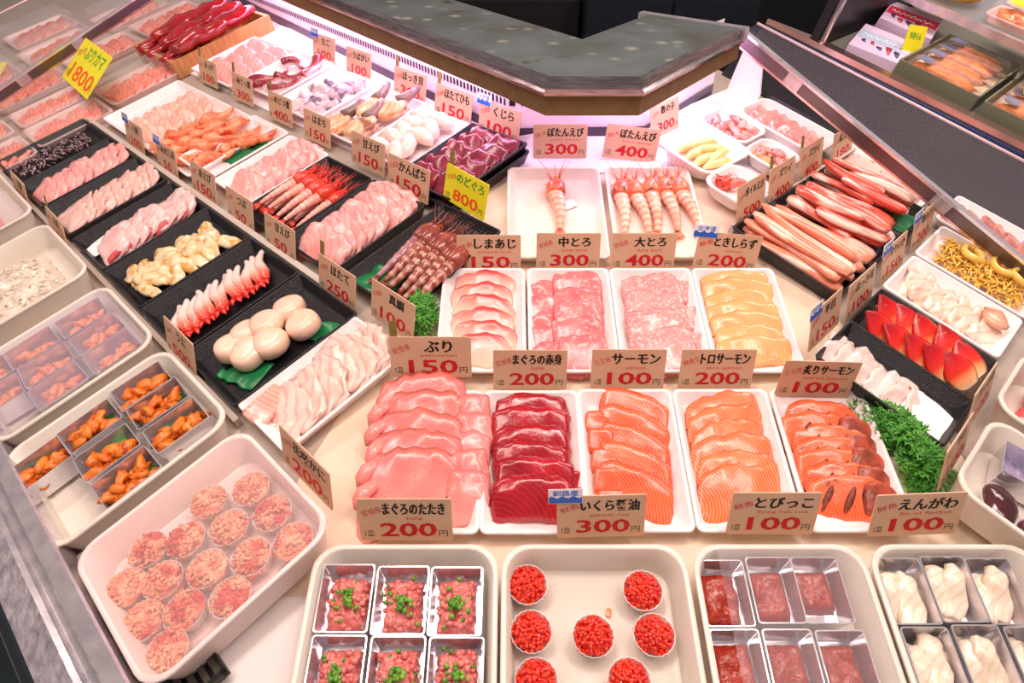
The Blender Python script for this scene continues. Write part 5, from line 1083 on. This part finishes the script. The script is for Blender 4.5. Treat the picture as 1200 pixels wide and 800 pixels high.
# ------------------------------------------------------------------ price tags
def tags(fr, rows):
    for (u, v, name, price, lab, o) in rows: price_tag(fr, u, v, name, price, lab, **o)
C = dict
tags('c', [
 (8.4, 49.4, 'ぼたんえび', '300', 'price tag 300 for botan shrimp behind the lone shrimp tray', C(origin='特大', eng='botan shrimp', h=.5)),
 (20.4, 48.6, 'ぼたんえび', '400', 'price tag 400 tilted behind the five shrimp tray', C(origin='特大', eng='botan shrimp', h=.6, ry=7)),
 (-3.4, 20.9, 'しまあじ', '150', 'price tag 150 for striped jack at the left end of the middle row', C(origin='鮮魚', eng='striped jack')),
 (8.3, 21.3, '中とろ', '300', 'price tag 300 above the medium fatty tuna tray', C(origin='宮城産', eng='tuna toro')),
 (19.4, 21.3, '大とろ', '400', 'price tag 400 above the very fatty tuna tray', C(origin='宮城産', eng='tuna toro')),
 (31.5, 21.2, 'ときしらず', '200', 'price tag 200 with blue sticker above the pale salmon tray', C(origin='鮮魚', eng='salmon', flag='北海道', ry=5)),
 (-10.2, .2, 'ぶり', '150', 'price tag 150 for yellowtail with a bamboo stake behind the yellowtail heap', C(origin='能登産', eng='yellowtail', stake=True, w=10.2, h=2.9)),
 (2.3, -.3, 'まぐろの赤身', '200', 'price tag 200 for red tuna behind the deep red tuna tray', C(origin='宮城産', eng='tuna')),
 (14.8, -.2, 'サーモン', '100', 'price tag 100 for salmon behind the plain salmon tray', C(origin='三又発', eng='salmon')),
 (26.1, -.2, 'トロサーモン', '200', 'price tag 200 for belly salmon behind the marbled salmon tray', C(origin='鮮魚又', eng='toro salmon')),
 (37.9, -1.9, '炙りサーモン', '100', 'price tag 100 for seared salmon behind the seared salmon tray', C(origin='三又発', eng='seared salmon', ry=2, lean=-14, h=1.6)),
 (-11.3, -21.1, 'まぐろのたたき', '200', 'price tag 200 for chopped tuna standing behind the chopped tuna tub', C(origin='宮城産', eng='tuna', w=9.9, h=2.4)),
 (9.6, -20.6, 'いくら醤油', '300', 'price tag 300 with blue sticker behind the salmon roe tub', C(origin='鮮魚', eng='salmon roe', flag='釧路産', ry=-2, h=2.2)),
 (27.9, -20.4, 'とびっこ', '100', 'price tag 100 for flying fish roe behind the film-covered tub', C(origin='鮮魚', eng='flying fish roe', h=2.4)),
 (43.3, -20.5, 'えんがわ', '100', 'price tag 100 for flatfish fin in front of the big parsley', C(origin='鮮魚', eng='fin of flatfish', ry=-3, h=2.4)),
])
tags('l', [
 (-73.1, -42.1, '八角', '200', 'price tag 200 with blue sticker at the left end of the long foam tray', C(flag='北海道')),
 (-56.0, -42.4, 'あかにし貝', '50', 'price tag 50 with blue sticker below the orange whelk pile', C(flag='北海道')),
 (-40.1, -42.2, '赤えび', '150', 'price tag 150 below the few orange shellfish tray', C(w=10)),
 (-25.3, -42.6, 'つぶ', '50', 'price tag 50 below the heap of limp pink slices', C()),
 (-11.5, -42.8, '甘えび', '50', 'price tag 50 below the red sweet shrimps', C()),
 (6.0, -43.6, 'ほたて', '250', 'price tag 250 with bamboo stake behind the scallop tray', C(stake=True)),
 (18.3, -42.6, '真鯛', '100', 'price tag 100 behind the translucent sea bream tray', C(h=1.4)),
 (-52.9, -66.2, '白魚', '200', 'price tag 200 with bamboo stake standing behind the white bait tub', C(stake=True)),
 (-75.4, -66.2, '甘鯛', '100', 'price tag between the tiny dark fish and the far left tub', C()),
 (-2.6, -65.2, 'うに', '500', 'price tag in front of the crab stick tray beside the urchin tub', C()),
 (29.4, -64.4, '花咲かに', '200', 'price tag 200 for crab standing behind the crab meat tub', C(origin='北海道', eng='crab meat', w=10.4, lean=-20)),
 (-85.6, -17.6, 'ほっけ', '100', 'price tag 100 with stake in front of the marbled pink slices', C(stake=True)),
 (-68.2, -17.8, 'あじっ煮', '300', 'price tag 300 with stake in front of the octopus tray', C(stake=True)),
 (-50.8, -18.4, 'めじつ煮', '400', 'price tag 400 with stake in front of the lilac shellfish', C(stake=True)),
 (-35.9, -18.9, 'はまち', '150', 'price tag 150 in front of the brown giant clams', C()),
 (-17.7, -19.6, '甘えび', '150', 'price tag 150 standing over the red shrimp heads', C(w=10, h=1.4)),
 (-4.6, -20.8, 'かんぱち', '150', 'price tag 150 in front of the dark whale meat tray', C(w=11, h=1.4)),
 (8.8, -19.6, 'のどぐろ', '800', 'bright yellow price tag 800 with stake over the prawn heads', C(stake=True, yellow=True, h=3.0, w=9.6, ht=5.8, ry=4)),
 (-66.9, 4.0, 'たこ', '100', 'price tag 100 with blue sticker at the back of the octopus tray', C(flag='北海道', h=.8)),
 (-51.4, 3.0, 'うばがい', '100', 'price tag 100 at the back of the lilac shellfish tray', C(h=.8)),
 (-31.7, 1.8, 'ほっき貝', '300', 'price tag 300 with stake at the back of the giant clams', C(stake=True, h=.8, w=10.4)),
 (-17.2, .9, 'ほたてひも', '150', 'price tag 150 with stake at the back of the cream lobes', C(stake=True, h=.8, w=10.6)),
 (-4.2, .6, 'くじら', '100', 'price tag 100 with blue sticker at the back of the whale meat', C(flag='北海道', h=.8, w=10.4)),
])
tags('r', [
 (.4, 4.6, '数の子', '300', 'pink-lit price tag behind the yellow herring roe pack', C(h=.6, w=8.6)),
 (-8.9, -19.6, 'ボイルえび', '500', 'price tag 500 in front of the small red shrimp pack', C(w=8.6, ht=6.6)),
 (1.1, -19.6, 'ズワイ', '400', 'price tag 400 with stake in front of the pink crab pack', C(w=8.6, ht=6.4, stake=True)),
 (12.5, -19.2, 'ズワイ', '400', 'price tag 400 with stake in front of the long pink slices', C(w=8.6, ht=6.4, stake=True)),
 (25.2, -19.4, '紅ズワイ', '180', 'price tag in front of the narrow speckled tray', C(w=8.6)),
 (-23.5, -40.4, '平目', '150', 'price tag with blue sticker behind the pale fluke tray', C(flag='北海道', w=9)),
 (-13.5, -41.0, 'ほっき貝', '100', 'price tag 100 behind the surf clam tray', C(w=9)),
 (-.6, -40.6, 'やりいか', '150', 'price tag with blue sticker behind the cream squid tray', C(flag='北海道', w=9)),
 (12.8, -40.2, '数の子', '200', 'price tag with blue sticker behind the yellow shreds tray', C(flag='北海道', w=9)),
 (-30.5, -61.0, '平目', '100', 'film-wrapped price tag in front of the pale fluke tray', C(w=9)),
 (-18.5, -60.2, 'ほっき貝', '100', 'film-wrapped price tag in front of the surf clam tray', C(w=9)),
])
for u, v, l in ((-30.5, -61.5, 'crumpled clear sleeve around the tag by the dark oval tub'), (-18.5, -60.7, 'crumpled clear sleeve around the tag by the surf clams')):
    thing('plastic_sleeve', B().loft([rrect(11, 1.6, .7, 3, .2), rrect(11.4, 1.9, .8, 3, 3), rrect(10.8, 1.4, .6, 3, 8.2)], False, False).done('sleeve'), CLEAR, at('r', u, v, .1, 2, -16), l, 'sleeve')
